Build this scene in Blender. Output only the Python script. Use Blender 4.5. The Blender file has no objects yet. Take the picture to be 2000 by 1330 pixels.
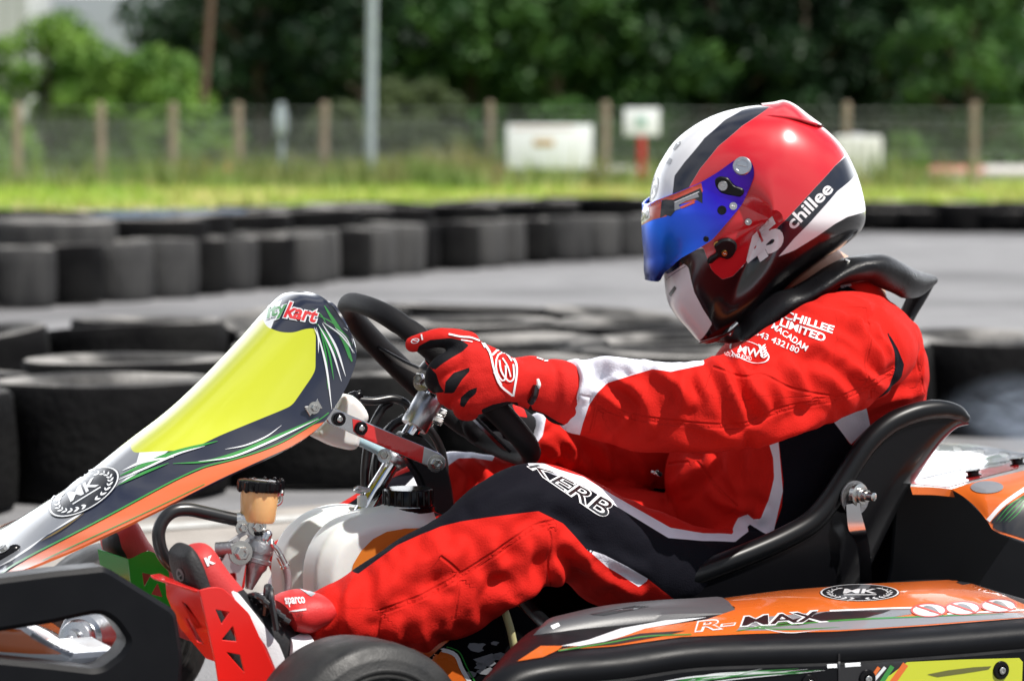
import bpy, bmesh, math, random
import numpy as np
from mathutils import Vector, Matrix, noise
from mathutils.bvhtree import BVHTree
from mathutils.geometry import tessellate_polygon
random.seed(4); rng = np.random.default_rng(4)
SC = bpy.context.scene
COL = SC.collection
R = math.radians
# ------------------------------------------------------------------ camera geometry (photo is 2000 x 1330)
F, CX, CY = 5670.0, 1000.0, 665.0
CAM_D, CAM_H = 4.2, 0.88
PITCH = math.atan(375 / F)
YAW = R(25)                       # heading of the kart: its nose points towards the camera's left
O_W = Vector((0, -CAM_D, CAM_H))
UP = Vector((0, math.sin(PITCH), math.cos(PITCH))); FW = Vector((0, math.cos(PITCH), -math.sin(PITCH)))
RZ = Matrix.Rotation(YAW, 3, 'Z'); RZI = RZ.transposed()
O_L = RZI @ O_W
def ray_w(px, py): return (FW + Vector((1, 0, 0)) * ((px - CX) / F) - UP * ((py - CY) / F)).normalized()
def ray_l(px, py): return RZI @ ray_w(px, py)
def K(px, py, y=0.0):             # point of the kart's own frame on the upright plane y = const
    d = ray_l(px, py); return O_L + d * ((y - O_L.y) / d.y)
def KP(px, py, p, n):             # on any plane (kart frame)
    d = ray_l(px, py); return O_L + d * ((p - O_L).dot(n) / d.dot(n))
def KZ(px, py, z):
    d = ray_l(px, py); return O_L + d * ((z - O_L.z) / d.z)
def W(px, py, Y):                 # world point at distance plane Y
    d = ray_w(px, py); return O_W + d * ((Y - O_W.y) / d.y)
def G(px, py, z=0.0):
    d = ray_w(px, py); return O_W + d * ((z - O_W.z) / d.z)
def to_px(p):
    v = RZ @ Vector(p) - O_W; z = v.dot(FW); return (CX + F * v.x / z, CY - F * v.dot(UP) / z)
# side elevation used to lay out markings: seen square from the left, swung 26 degrees
E1 = RZI @ Vector((1, 0, 0)); E2 = RZI @ Vector((0, .09, .996))
E1n, E2n = np.array(E1), np.array(E2)
def flat(P): P = np.asarray(P, float).reshape(-1, 3); return np.stack([P @ E1n, P @ E2n], 1)
# ------------------------------------------------------------------ curves
def cat(pts, n, closed=False):
    P = np.array([tuple(p) for p in pts], float); m = len(P)
    if closed: Q = np.concatenate([P[-1:], P, P[:2]]); segs = m
    else: Q = np.concatenate([2 * P[:1] - P[1:2], P, 2 * P[-1:] - P[-2:-1]]); segs = m - 1
    t = np.linspace(0, segs, n, endpoint=not closed); i = np.minimum(t.astype(int), segs - 1); u = (t - i)[:, None]
    a, b, c, d = Q[i], Q[i + 1], Q[i + 2], Q[i + 3]
    return .5 * (2 * b + (c - a) * u + (2 * a - 5 * b + 4 * c - d) * u ** 2 + (3 * b - a - 3 * c + d) * u ** 3)
def even(P, n, closed=False):     # equal arc length
    P = np.asarray(P, float)
    if closed: P = np.concatenate([P, P[:1]])
    s = np.concatenate([[0], np.cumsum(np.linalg.norm(np.diff(P, axis=0), axis=1))])
    t = np.linspace(0, s[-1], n, endpoint=not closed)
    return np.stack([np.interp(t, s, P[:, k]) for k in range(P.shape[1])], 1)
def rnd(poly, r, n=4):            # round the corners of a 2D polygon
    out = []; m = len(poly)
    for i in range(m):
        p = np.array(poly[i], float); a = np.array(poly[i - 1], float); b = np.array(poly[(i + 1) % m], float)
        la, lb = np.linalg.norm(a - p), np.linalg.norm(b - p); q = min(r, la * .45, lb * .45)
        s, e = p + (a - p) / la * q, p + (b - p) / lb * q
        for k in range(n + 1):
            t = k / n; out.append((1 - t) ** 2 * s + 2 * t * (1 - t) * p + t * t * e)
    return [tuple(o) for o in out]
def ell(cx, cy, rx, ry, n=28, a=0, a0=0, a1=360):
    ca, sa = math.cos(R(a)), math.sin(R(a)); o = []
    for k in range(n):
        t = R(a0 + (a1 - a0) * k / (n if a1 - a0 == 360 else n - 1)); x, y = rx * math.cos(t), ry * math.sin(t)
        o.append((cx + x * ca - y * sa, cy + x * sa + y * ca))
    return o
def stroke(pts, w0, w1=None, n=14, taper=False):   # polyline -> thin polygon in px
    P = cat(pts, n) if len(pts) > 2 else np.linspace(pts[0], pts[1], 2 if not taper else 8)
    P = np.asarray(P, float); T = np.gradient(P, axis=0); T /= np.linalg.norm(T, axis=1)[:, None] + 1e-9
    N = np.stack([-T[:, 1], T[:, 0]], 1); m = len(P); w1 = w0 if w1 is None else w1
    w = np.linspace(w0, w1, m)
    if taper: w = w0 * np.sin(np.linspace(.12, math.pi - .12, m))
    return [tuple(p) for p in P + N * w[:, None] / 2] + [tuple(p) for p in (P - N * w[:, None] / 2)[::-1]]
def sd_line(P, L):
    best = np.full(len(P), 1e9)
    for a, b in zip(L[:-1], L[1:]):
        d = b - a; t = np.clip(((P - a) @ d) / (d @ d + 1e-12), 0, 1); best = np.minimum(best, np.linalg.norm(P - a - t[:, None] * d, axis=1))
    return best
def sd_signed(P, L):
    best = np.full(len(P), 1e9); sg = np.ones(len(P))
    for a, b in zip(L[:-1], L[1:]):
        d = b - a; t = np.clip(((P - a) @ d) / (d @ d + 1e-12), 0, 1); q = P - a - t[:, None] * d; l = np.linalg.norm(q, axis=1); c = np.sign(d[0] * q[:, 1] - d[1] * q[:, 0]); m_ = l < best; best[m_] = l[m_]; sg[m_] = np.where(c[m_] == 0, 1, c[m_])
    e = np.minimum(np.linalg.norm(P - L[0], axis=1), np.linalg.norm(P - L[-1], axis=1)) < best + 1e-9
    return np.where(e, best + .004, best * sg)
def sd_poly(P, poly):             # negative inside
    poly = np.asarray(poly, float); d = sd_line(P, np.concatenate([poly, poly[:1]]))
    ins = np.zeros(len(P), bool); m = len(poly)
    for i in range(m):
        a, b = poly[i - 1], poly[i]; c = (a[1] > P[:, 1]) != (b[1] > P[:, 1])
        with np.errstate(divide='ignore', invalid='ignore'): x = (b[0] - a[0]) * (P[:, 1] - a[1]) / (b[1] - a[1]) + a[0]
        ins ^= c & (P[:, 0] < x)
    return np.where(ins, -d, d)
# ------------------------------------------------------------------ mesh builder
class MB:
    def __init__(s): s.v = []; s.f = []; s.m = []; s.sm = []; s.attr = {}; s.mats = []; s.n = 0
    def slot(s, mat):
        if mat not in s.mats: s.mats.append(mat)
        return s.mats.index(mat)
    def add(s, V, Fc, mat, smooth=True, attr=None):
        V = np.asarray([tuple(v) for v in V] if not isinstance(V, np.ndarray) else V, float); k = s.slot(mat); o = s.n
        s.v.append(V); s.n += len(V)
        s.f += [tuple(int(i) + o for i in f) for f in Fc]; s.m += [k] * len(Fc); s.sm += [smooth] * len(Fc)
        for n_, a in (attr or {}).items(): s.attr.setdefault(n_, []).append((o, a))
        return s
    def bvh(s): return BVHTree.FromPolygons([tuple(v) for v in np.concatenate(s.v)], s.f)
    def build(s, name, parent=None, loc=None, autosmooth=40):
        me = bpy.data.meshes.new(name); V = np.concatenate(s.v) if s.v else np.zeros((0, 3))
        me.from_pydata(V.tolist(), [], s.f)
        for m in s.mats: me.materials.append(m)
        me.polygons.foreach_set('material_index', s.m); me.polygons.foreach_set('use_smooth', s.sm)
        for n_, L in s.attr.items():
            at = me.attributes.new(n_, 'FLOAT', 'POINT'); arr = np.full(len(V), .05)
            for o, a in L: arr[o:o + len(a)] = a
            at.data.foreach_set('value', arr.astype(np.float32))
        me.update()
        if autosmooth: me.set_sharp_from_angle(angle=R(autosmooth))
        ob = bpy.data.objects.new(name, me); COL.objects.link(ob)
        if parent: ob.parent = parent
        if loc is not None: ob.location = loc
        return ob
def thing(name, label, cat_, loc=(0, 0, 0), rz=0, group=None):
    o = bpy.data.objects.new(name, None); COL.objects.link(o); o.location = loc; o.rotation_euler = (0, 0, rz); o.empty_display_size = .1
    return tag(o, label, cat_, group)
def tag(o, label=None, cat_=None, group=None, kind=None):
    if label: o['label'] = label
    if cat_: o['category'] = cat_
    if group: o['group'] = group
    if kind: o['kind'] = kind
    return o
# ------------------------------------------------------------------ shapes
def grid_faces(nr, nc, closed=True):
    f = []
    for i in range(nr - 1):
        for j in range(nc if closed else nc - 1):
            k = (j + 1) % nc; f.append((i * nc + j, i * nc + k, (i + 1) * nc + k, (i + 1) * nc + j))
    return f
def loft(rings, caps=True):       # rings: array (r, n, 3)
    rings = np.asarray(rings); r, n = rings.shape[:2]; V = rings.reshape(-1, 3); f = grid_faces(r, n)
    if caps:
        V = np.concatenate([V, rings[0].mean(0)[None], rings[-1].mean(0)[None]]); a, b = r * n, r * n + 1
        f += [(a, (j + 1) % n, j) for j in range(n)] + [(b, (r - 1) * n + j, (r - 1) * n + (j + 1) % n) for j in range(n)]
    return V, f
def frames(P):
    P = np.asarray(P, float); T = np.gradient(P, axis=0); T /= np.linalg.norm(T, axis=1)[:, None] + 1e-12
    N = np.zeros_like(P); a = np.array([0, 0, 1.]) if abs(T[0][2]) < .9 else np.array([1., 0, 0])
    n = np.cross(T[0], a); n /= np.linalg.norm(n)
    for i in range(len(P)):
        n = n - T[i] * (n @ T[i]); n /= np.linalg.norm(n) + 1e-12; N[i] = n
    return P, T, N, np.cross(T, N)
def tube(pts, r, n=14, seg=None, caps=True, flat_=1.0, sm=True):
    P = cat(pts, seg or max(2, (len(pts) - 1) * 8)) if (sm and len(pts) > 2) else np.array([tuple(p) for p in pts], float)
    P, T, N, B = frames(P); rr = np.asarray(r, float)
    rr = np.full(len(P), float(r)) if rr.ndim == 0 else np.interp(np.linspace(0, 1, len(P)), np.linspace(0, 1, len(rr)), rr)
    th = np.linspace(0, 2 * math.pi, n, endpoint=False)
    rings = P[:, None] + rr[:, None, None] * (np.cos(th)[None, :, None] * N[:, None] + flat_ * np.sin(th)[None, :, None] * B[:, None])
    return loft(rings, caps)
def ball_tube(pts, r, n=14, seg=None):   # tube with rounded ends
    P = cat(pts, seg or (len(pts) - 1) * 8) if len(pts) > 2 else np.linspace(tuple(pts[0]), tuple(pts[1]), 10)
    rr = np.asarray(r, float); rr = np.full(len(P), float(r)) if rr.ndim == 0 else np.interp(np.linspace(0, 1, len(P)), np.linspace(0, 1, len(rr)), rr)
    t0 = P[0] - P[1]; t0 /= np.linalg.norm(t0); t1 = P[-1] - P[-2]; t1 /= np.linalg.norm(t1)
    a = np.linspace(0, math.pi / 2, 5)[1:]
    A = [P[0] + t0 * rr[0] * math.sin(x) for x in a[::-1]]; B = [P[-1] + t1 * rr[-1] * math.sin(x) for x in a]
    ra = [rr[0] * max(math.cos(x), .05) for x in a[::-1]]; rb = [rr[-1] * max(math.cos(x), .05) for x in a]
    P2, T, N, Bn = frames(np.concatenate([A, P, B])); rr = np.concatenate([ra, rr, rb]); T[:4] = -t0; T[-4:] = t1
    th = np.linspace(0, 2 * math.pi, n, endpoint=False)
    return loft(P2[:, None] + rr[:, None, None] * (np.cos(th)[None, :, None] * N[:, None] + np.sin(th)[None, :, None] * Bn[:, None]))
def lathe(c, axis, prof, n=40, close=False):   # prof: (distance along axis, radius)
    c = np.array(tuple(c)); a = np.array(tuple(axis), float); a /= np.linalg.norm(a)
    u = np.cross(a, [0, 0, 1.]) if abs(a[2]) < .9 else np.cross(a, [1., 0, 0]); u /= np.linalg.norm(u); w = np.cross(a, u)
    th = np.linspace(0, 2 * math.pi, n, endpoint=False)
    rings = [c + a * h + r * (np.cos(th)[:, None] * u + np.sin(th)[:, None] * w) for h, r in prof]
    if close: rings.append(rings[0])
    return loft(np.array(rings), not close)
def box(c, size, rot=None, ch=0.0):
    bm = bmesh.new(); bmesh.ops.create_cube(bm, size=1); bmesh.ops.scale(bm, vec=size, verts=bm.verts)
    if ch: bmesh.ops.bevel(bm, geom=bm.edges[:], offset=ch, segments=2, affect='EDGES', profile=.6)
    if rot is not None: bmesh.ops.rotate(bm, matrix=rot, cent=(0, 0, 0), verts=bm.verts)
    bm.verts.index_update()
    V = np.array([tuple(v.co) for v in bm.verts]) + np.array(tuple(c)); f = [[v.index for v in q.verts] for q in bm.faces]; bm.free(); return V, f
def area2(p): p = np.asarray(p); return .5 * np.sum(p[:, 0] * np.roll(p[:, 1], -1) - np.roll(p[:, 0], -1) * p[:, 1])
def inset(p, d):                  # p counter-clockwise: moves inwards for d > 0
    p = np.asarray(p, float); a = p - np.roll(p, 1, 0); b = np.roll(p, -1, 0) - p
    a /= np.linalg.norm(a, axis=1)[:, None] + 1e-12; b /= np.linalg.norm(b, axis=1)[:, None] + 1e-12
    na = np.stack([-a[:, 1], a[:, 0]], 1); nb = np.stack([-b[:, 1], b[:, 0]], 1); n = na + nb
    n /= np.maximum((n * n).sum(1), .5)[:, None] / 2
    return p + n * d
def prism(loops, fr, t, ch=.002):
    """loops: 2D polygons (outer first, then holes) in a plane; fr = (origin, ex, ey, ez); body spans 0..t along ez."""
    o, ex, ey, ez = [np.array(tuple(q), float) for q in fr]; V = []; f = []; L = []
    for k, p in enumerate(loops):
        p = np.asarray(p, float)
        if (area2(p) < 0) == (k == 0): p = p[::-1]
        L.append(p)
    ins = [inset(p, ch) for p in L]; m = sum(len(p) for p in L)
    for P2, h in ((ins, 0), (L, ch), (L, t - ch), (ins, t)):
        for p in P2: V += [o + ex * q[0] + ey * q[1] + ez * h for q in p]
    tri = tessellate_polygon([[Vector((q[0], q[1], 0)) for q in p] for p in ins])
    for a, b, c in tri: f += [(a, b, c), (3 * m + c, 3 * m + b, 3 * m + a)]
    s = 0
    for p in L:
        n = len(p)
        for lv in range(3):
            for j in range(n):
                k = (j + 1) % n; f.append((lv * m + s + j, lv * m + s + k, (lv + 1) * m + s + k, (lv + 1) * m + s + j))
        s += n
    bm = bmesh.new(); vs = [bm.verts.new(tuple(v)) for v in V]
    for q in f:
        try: bm.faces.new([vs[i] for i in q])
        except ValueError: pass
    bmesh.ops.recalc_face_normals(bm, faces=bm.faces); bm.verts.index_update()
    f = [[v.index for v in q.verts] for q in bm.faces]; bm.free(); return np.array(V), f
def pprism(pxloops, y, t, ch=.002):          # outline traced at the kart plane y; thickness t goes away from the camera
    L = [[(K(a, b, y).x, K(a, b, y).z) for a, b in p] for p in pxloops]
    return prism(L, ((0, y, 0), (1, 0, 0), (0, 0, 1), (0, 1, 0)), t, ch)
def voxel(parts, size, smooth=4):
    mb = MB(); m = bpy.data.materials.get('tmp') or bpy.data.materials.new('tmp')
    for V, f in parts: mb.add(V, f, m)
    ob = mb.build('tmp'); md = ob.modifiers.new('r', 'REMESH'); md.mode = 'VOXEL'; md.voxel_size = size
    if smooth: s = ob.modifiers.new('s', 'SMOOTH'); s.factor = .5; s.iterations = smooth
    ev = ob.evaluated_get(bpy.context.evaluated_depsgraph_get()); me = ev.to_mesh()
    V = np.empty(len(me.vertices) * 3); me.vertices.foreach_get('co', V); V = V.reshape(-1, 3)
    f = [tuple(p.vertices) for p in me.polygons]; ev.to_mesh_clear(); bpy.data.objects.remove(ob); return V, f
def vnormals(V, f):
    q = np.array([p if len(p) == 4 else tuple(p) + (p[-1],) for p in f]); n = np.cross(V[q[:, 2]] - V[q[:, 0]], V[q[:, 3]] - V[q[:, 1]])
    N = np.zeros_like(V)
    for k in range(4): np.add.at(N, q[:, k], n)
    return N / (np.linalg.norm(N, axis=1)[:, None] + 1e-12)
# ------------------------------------------------------------------ printed markings (laid on the real surface)
_tx = {}
def text_tris(s, off=0.0):
    key = (s, off)
    if key not in _tx:
        cu = bpy.data.curves.new('t', 'FONT'); cu.body = s; cu.offset = off; cu.resolution_u = 4; ob = bpy.data.objects.new('t', cu); COL.objects.link(ob)
        me = ob.evaluated_get(bpy.context.evaluated_depsgraph_get()).to_mesh(); me.calc_loop_triangles()
        V = np.array([(v.co.x, v.co.y) for v in me.vertices]); T = [tuple(t.vertices) for t in me.loop_triangles]
        bpy.data.objects.remove(ob); _tx[key] = (V, T)
    return _tx[key]
def sub2(V, T, L):                # split long edges of a flat triangulation
    bm = bmesh.new(); vs = [bm.verts.new((v[0], v[1], 0)) for v in V]
    for t in T:
        try: bm.faces.new([vs[i] for i in t])
        except ValueError: pass
    for _ in range(7):
        e = [e for e in bm.edges if e.calc_length() > L]
        if not e: break
        bmesh.ops.subdivide_edges(bm, edges=e, cuts=1); bmesh.ops.triangulate(bm, faces=bm.faces[:])
    bm.verts.index_update(); V = np.array([(v.co.x, v.co.y) for v in bm.verts]).reshape(-1, 2); T = [[v.index for v in q.verts] for q in bm.faces]; bm.free(); return V, T
def lay(mb, bvh, V, T, mat, off=.0006, L=14, mirror=False):
    V, T = sub2(V, T, L); P = []; ok = []
    for x, y in V:
        h = bvh.ray_cast(O_L, ray_l(x, y)); ok.append(h[0] is not None)
        P.append(tuple(h[0] + (h[1] if h[1].dot(ray_l(x, y)) < 0 else -h[1]) * off) if h[0] else (0, 0, 0))
    T = [t for t in T if all(ok[i] for i in t)]
    P = np.array(P)
    T2 = []
    for t in T:
        d = max(np.linalg.norm(P[t[i]] - P[t[i - 1]]) for i in range(3))
        n = np.cross(P[t[1]] - P[t[0]], P[t[2]] - P[t[0]])
        if d < .09: T2.append(t if n @ np.array(ray_l(*V[t[0]])) < 0 else t[::-1])
    if not T2: return
    mb.add(P, T2, mat)
    if mirror: mb.add(P * np.array([1, -1, 1]), [t[::-1] for t in T2], mat)
def lay_poly(mb, bvh, loops, mat, **k):
    if not isinstance(loops[0][0], (tuple, list, np.ndarray)): loops = [loops]
    V = [q for p in loops for q in p]; T = tessellate_polygon([[Vector((a, b, 0)) for a, b in p] for p in loops])
    lay(mb, bvh, V, T, mat, **k)
def lay_text(mb, bvh, s, quad, mat, bold=0.0, **k):
    """quad: pixel corners bottom-left, bottom-right, top-right, top-left."""
    V, T = text_tris(s, bold); mn, mx = V.min(0), V.max(0); u = (V - mn) / (mx - mn); q = [np.array(p, float) for p in quad]
    P = (q[0] * (1 - u[:, :1]) + q[1] * u[:, :1]) * (1 - u[:, 1:]) + (q[3] * (1 - u[:, :1]) + q[2] * u[:, :1]) * u[:, 1:]
    lay(mb, bvh, P, T, mat, **k)
def ring_px(cx, cy, rx, ry, w, a=0, n=36): return [ell(cx, cy, rx, ry, n, a), ell(cx, cy, rx - w, ry - w * ry / rx, n, a)[::-1]]
# ------------------------------------------------------------------ materials
def nt(m): return m.node_tree.nodes, m.node_tree.links
def mat(name, col, rough=.5, metal=0, coat=0, spec=.5, bump=0, bscale=200, var=0, vscale=8, rvar=0, sss=0, trans=0, alpha=1, ior=None, coat_r=.05, stretch=None):
    m = bpy.data.materials.new(name); m.use_nodes = True; N, L = nt(m); b = N['Principled BSDF']
    b.inputs['Base Color'].default_value = (*col, 1); b.inputs['Roughness'].default_value = rough; b.inputs['Metallic'].default_value = metal
    b.inputs['Coat Weight'].default_value = coat; b.inputs['Coat Roughness'].default_value = coat_r; b.inputs['Specular IOR Level'].default_value = spec
    b.inputs['Transmission Weight'].default_value = trans; b.inputs['Alpha'].default_value = alpha
    if ior: b.inputs['IOR'].default_value = ior
    if sss: b.inputs['Subsurface Weight'].default_value = sss; b.inputs['Subsurface Radius'].default_value = (.03, .02, .015); b.inputs['Subsurface Scale'].default_value = .3
    if bump or var or rvar:
        tc = N.new('ShaderNodeTexCoord'); src = tc.outputs['Object']
        if stretch:
            mp = N.new('ShaderNodeMapping'); mp.inputs['Scale'].default_value = stretch; L.new(src, mp.inputs['Vector']); src = mp.outputs['Vector']
    if var or rvar:
        t = N.new('ShaderNodeTexNoise'); t.inputs['Scale'].default_value = vscale; t.inputs['Detail'].default_value = 6; L.new(src, t.inputs['Vector'])
        if var:
            h = N.new('ShaderNodeMapRange'); h.inputs['From Min'].default_value = .25; h.inputs['From Max'].default_value = .75
            h.inputs['To Min'].default_value = 1 - var; h.inputs['To Max'].default_value = 1 + var; L.new(t.outputs['Fac'], h.inputs['Value'])
            x = N.new('ShaderNodeVectorMath'); x.operation = 'SCALE'; x.inputs[0].default_value = col; L.new(h.outputs['Result'], x.inputs['Scale']); L.new(x.outputs['Vector'], b.inputs['Base Color'])
        if rvar:
            h = N.new('ShaderNodeMapRange'); h.inputs['From Min'].default_value = .3; h.inputs['From Max'].default_value = .7
            h.inputs['To Min'].default_value = max(rough - rvar, .02); h.inputs['To Max'].default_value = rough + rvar; L.new(t.outputs['Fac'], h.inputs['Value']); L.new(h.outputs['Result'], b.inputs['Roughness'])
    if bump:
        t = N.new('ShaderNodeTexNoise'); t.inputs['Scale'].default_value = bscale; t.inputs['Detail'].default_value = 4; L.new(src, t.inputs['Vector'])
        p = N.new('ShaderNodeBump'); p.inputs['Strength'].default_value = bump; p.inputs['Distance'].default_value = .004; L.new(t.outputs['Fac'], p.inputs['Height']); L.new(p.outputs['Normal'], b.inputs['Normal'])
    return m
def paint_mat(name, base, layers, rough=.3, coat=0, bump=0, bscale=300, seam=None, spec=.5, crease=0, sheen=0, coat_r=.07):
    """base colour with further colours where a named per-vertex distance field is below zero."""
    m = bpy.data.materials.new(name); m.use_nodes = True; N, L = nt(m); b = N['Principled BSDF']
    b.inputs['Roughness'].default_value = rough; b.inputs['Coat Weight'].default_value = coat; b.inputs['Coat Roughness'].default_value = coat_r; b.inputs['Specular IOR Level'].default_value = spec
    if sheen: b.inputs['Sheen Weight'].default_value = sheen
    c = N.new('ShaderNodeRGB'); c.outputs[0].default_value = (*base, 1); cur = c.outputs[0]
    for an, cc in layers:
        a = N.new('ShaderNodeAttribute'); a.attribute_name = an; s = N.new('ShaderNodeMapRange'); s.inputs['From Min'].default_value = -.0003; s.inputs['From Max'].default_value = .0003
        s.inputs['To Min'].default_value = 1; s.inputs['To Max'].default_value = 0; L.new(a.outputs['Fac'], s.inputs['Value'])
        x = N.new('ShaderNodeMix'); x.data_type = 'RGBA'; L.new(s.outputs['Result'], x.inputs['Factor']); L.new(cur, x.inputs['A']); x.inputs['B'].default_value = (*cc, 1); cur = x.outputs['Result']
    L.new(cur, b.inputs['Base Color']); nrm = None
    if seam:
        a = N.new('ShaderNodeAttribute'); a.attribute_name = seam; s = N.new('ShaderNodeMapRange'); s.interpolation_type = 'SMOOTHSTEP'; s.inputs['From Min'].default_value = 0; s.inputs['From Max'].default_value = .0035
        ab = N.new('ShaderNodeMath'); ab.operation = 'ABSOLUTE'; L.new(a.outputs['Fac'], ab.inputs[0]); L.new(ab.outputs[0], s.inputs['Value']); p = N.new('ShaderNodeBump'); p.inputs['Strength'].default_value = .7; p.inputs['Distance'].default_value = .003
        L.new(s.outputs['Result'], p.inputs['Height']); nrm = p.outputs['Normal']
    if bump:
        tc = N.new('ShaderNodeTexCoord'); t = N.new('ShaderNodeTexNoise'); t.inputs['Scale'].default_value = bscale; t.inputs['Detail'].default_value = 5; L.new(tc.outputs['Object'], t.inputs['Vector'])
        p = N.new('ShaderNodeBump'); p.inputs['Strength'].default_value = bump; p.inputs['Distance'].default_value = .003; L.new(t.outputs['Fac'], p.inputs['Height'])
        if nrm: L.new(nrm, p.inputs['Normal'])
        nrm = p.outputs['Normal']
        if crease:
            mp = N.new('ShaderNodeMapping'); mp.inputs['Scale'].default_value = (1.6, 1, .8); mp.inputs['Rotation'].default_value = (0, .5, 0); L.new(tc.outputs['Object'], mp.inputs['Vector'])
            t2 = N.new('ShaderNodeTexNoise'); t2.noise_type = 'RIDGED_MULTIFRACTAL'; t2.inputs['Scale'].default_value = 9; t2.inputs['Detail'].default_value = 3; t2.inputs['Distortion'].default_value = .4; L.new(mp.outputs['Vector'], t2.inputs['Vector'])
            p2 = N.new('ShaderNodeBump'); p2.inputs['Strength'].default_value = crease; p2.inputs['Distance'].default_value = .006; L.new(t2.outputs['Fac'], p2.inputs['Height']); L.new(nrm, p2.inputs['Normal']); nrm = p2.outputs['Normal']
    if nrm: L.new(nrm, b.inputs['Normal'])
    return m
M = {}
M['chrome'] = mat('chrome', (.75, .76, .78), .08, 1, rvar=.03)
M['alloy'] = mat('alloy', (.55, .56, .58), .28, 1, bump=.05, bscale=300, rvar=.08)
M['cast'] = mat('cast_alloy', (.3, .3, .31), .45, 1, bump=.25, bscale=250)
M['zinc'] = mat('zinc_bolt', (.6, .6, .58), .25, 1)
M['gold'] = mat('brass_screw', (.6, .38, .1), .3, 1)
M['blackpl'] = mat('black_plastic', (.0035, .004, .0055), .42, spec=.2, coat=0, bump=.06, bscale=600, rvar=.08, vscale=20)
M['satin'] = mat('satin_black', (.004, .0045, .0055), .36, spec=.28, rvar=.06, vscale=12)
M['gloss'] = mat('gloss_black', (.004, .004, .005), .22, spec=.25, rvar=.05, vscale=14)
M['greypl'] = mat('grey_plastic', (.06, .06, .066), .42, bump=.05, bscale=500)
M['rubber'] = mat('rubber', (.018, .018, .019), .62, bump=.25, bscale=260, var=.3, vscale=30, spec=.4)
M['tyre_side'] = mat('tyre_rubber', (.015, .0148, .0145), .55, var=.35, bump=.15, bscale=300, spec=.5, rvar=.12, vscale=40)
M['suede'] = mat('wheel_grip', (.005, .005, .006), .6, bump=.35, bscale=700, spec=.22)
M['plate'] = mat('bracket_plate', (.42, .42, .43), .5, .7, bump=.08, bscale=300, rvar=.1, vscale=40)
M['red_metal'] = mat('red_anodised', (.5, .012, .01), .22, .35, coat=.4, rvar=.06, vscale=30)
M['red_plate'] = mat('red_powder_coat', (.62, .015, .012), .25, 0, coat=.5, var=.06)
M['green_plate'] = mat('green_anodised', (.02, .33, .025), .25, .1, coat=.5, var=.08)
M['tank'] = mat('tank_plastic', (.76, .79, .77), .38, sss=.4, spec=.4, var=.05, vscale=14, bump=.05, bscale=120)
M['bottle'] = mat('bottle_plastic', (.75, .75, .74), .35, sss=.5, spec=.5)
M['fluid'] = mat('fluid_cup', (.78, .47, .2), .25, sss=.3, var=.12, vscale=30, coat=.5)
M['hose'] = mat('hose_rubber', (.01, .01, .011), .3, spec=.6)
M['blue_tube'] = mat('clear_blue_hose', (.35, .5, .56), .2, sss=.2)
M['yellow_tube'] = mat('old_fuel_hose', (.45, .42, .22), .3, sss=.2)
M['braid'] = mat('braided_hose', (.3, .3, .31), .4, .6, bump=.4, bscale=900)
gl = dict(rough=.3, coat=1.0, rvar=.05, vscale=20)
M['navy'] = mat('fairing_navy', (.011, .014, .03), **gl)
M['yellow'] = mat('fairing_yellow', (.53, .57, .026), **gl)
M['orange'] = mat('fairing_orange', (.68, .14, .018), **gl)
M['green'] = mat('fairing_green', (.03, .24, .04), **gl)
M['pale'] = mat('fairing_white', (.72, .74, .76), **gl)
M['grey'] = mat('fairing_grey', (.22, .23, .25), **gl)
M['redink'] = mat('red_print', (.62, .02, .02), **gl)
M['ink'] = mat('black_print', (.008, .008, .01), .35, coat=.8)
M['print'] = mat('white_print', (.78, .78, .8), .6, bump=.15, bscale=900)
M['printgloss'] = mat('white_print_gloss', (.8, .8, .82), .3, coat=.8)
M['skin'] = mat('skin', (.56, .32, .22), .5, sss=.15, bump=.15, bscale=500, var=.08)
M['hair'] = mat('hair', (.05, .03, .015), .5)
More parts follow.
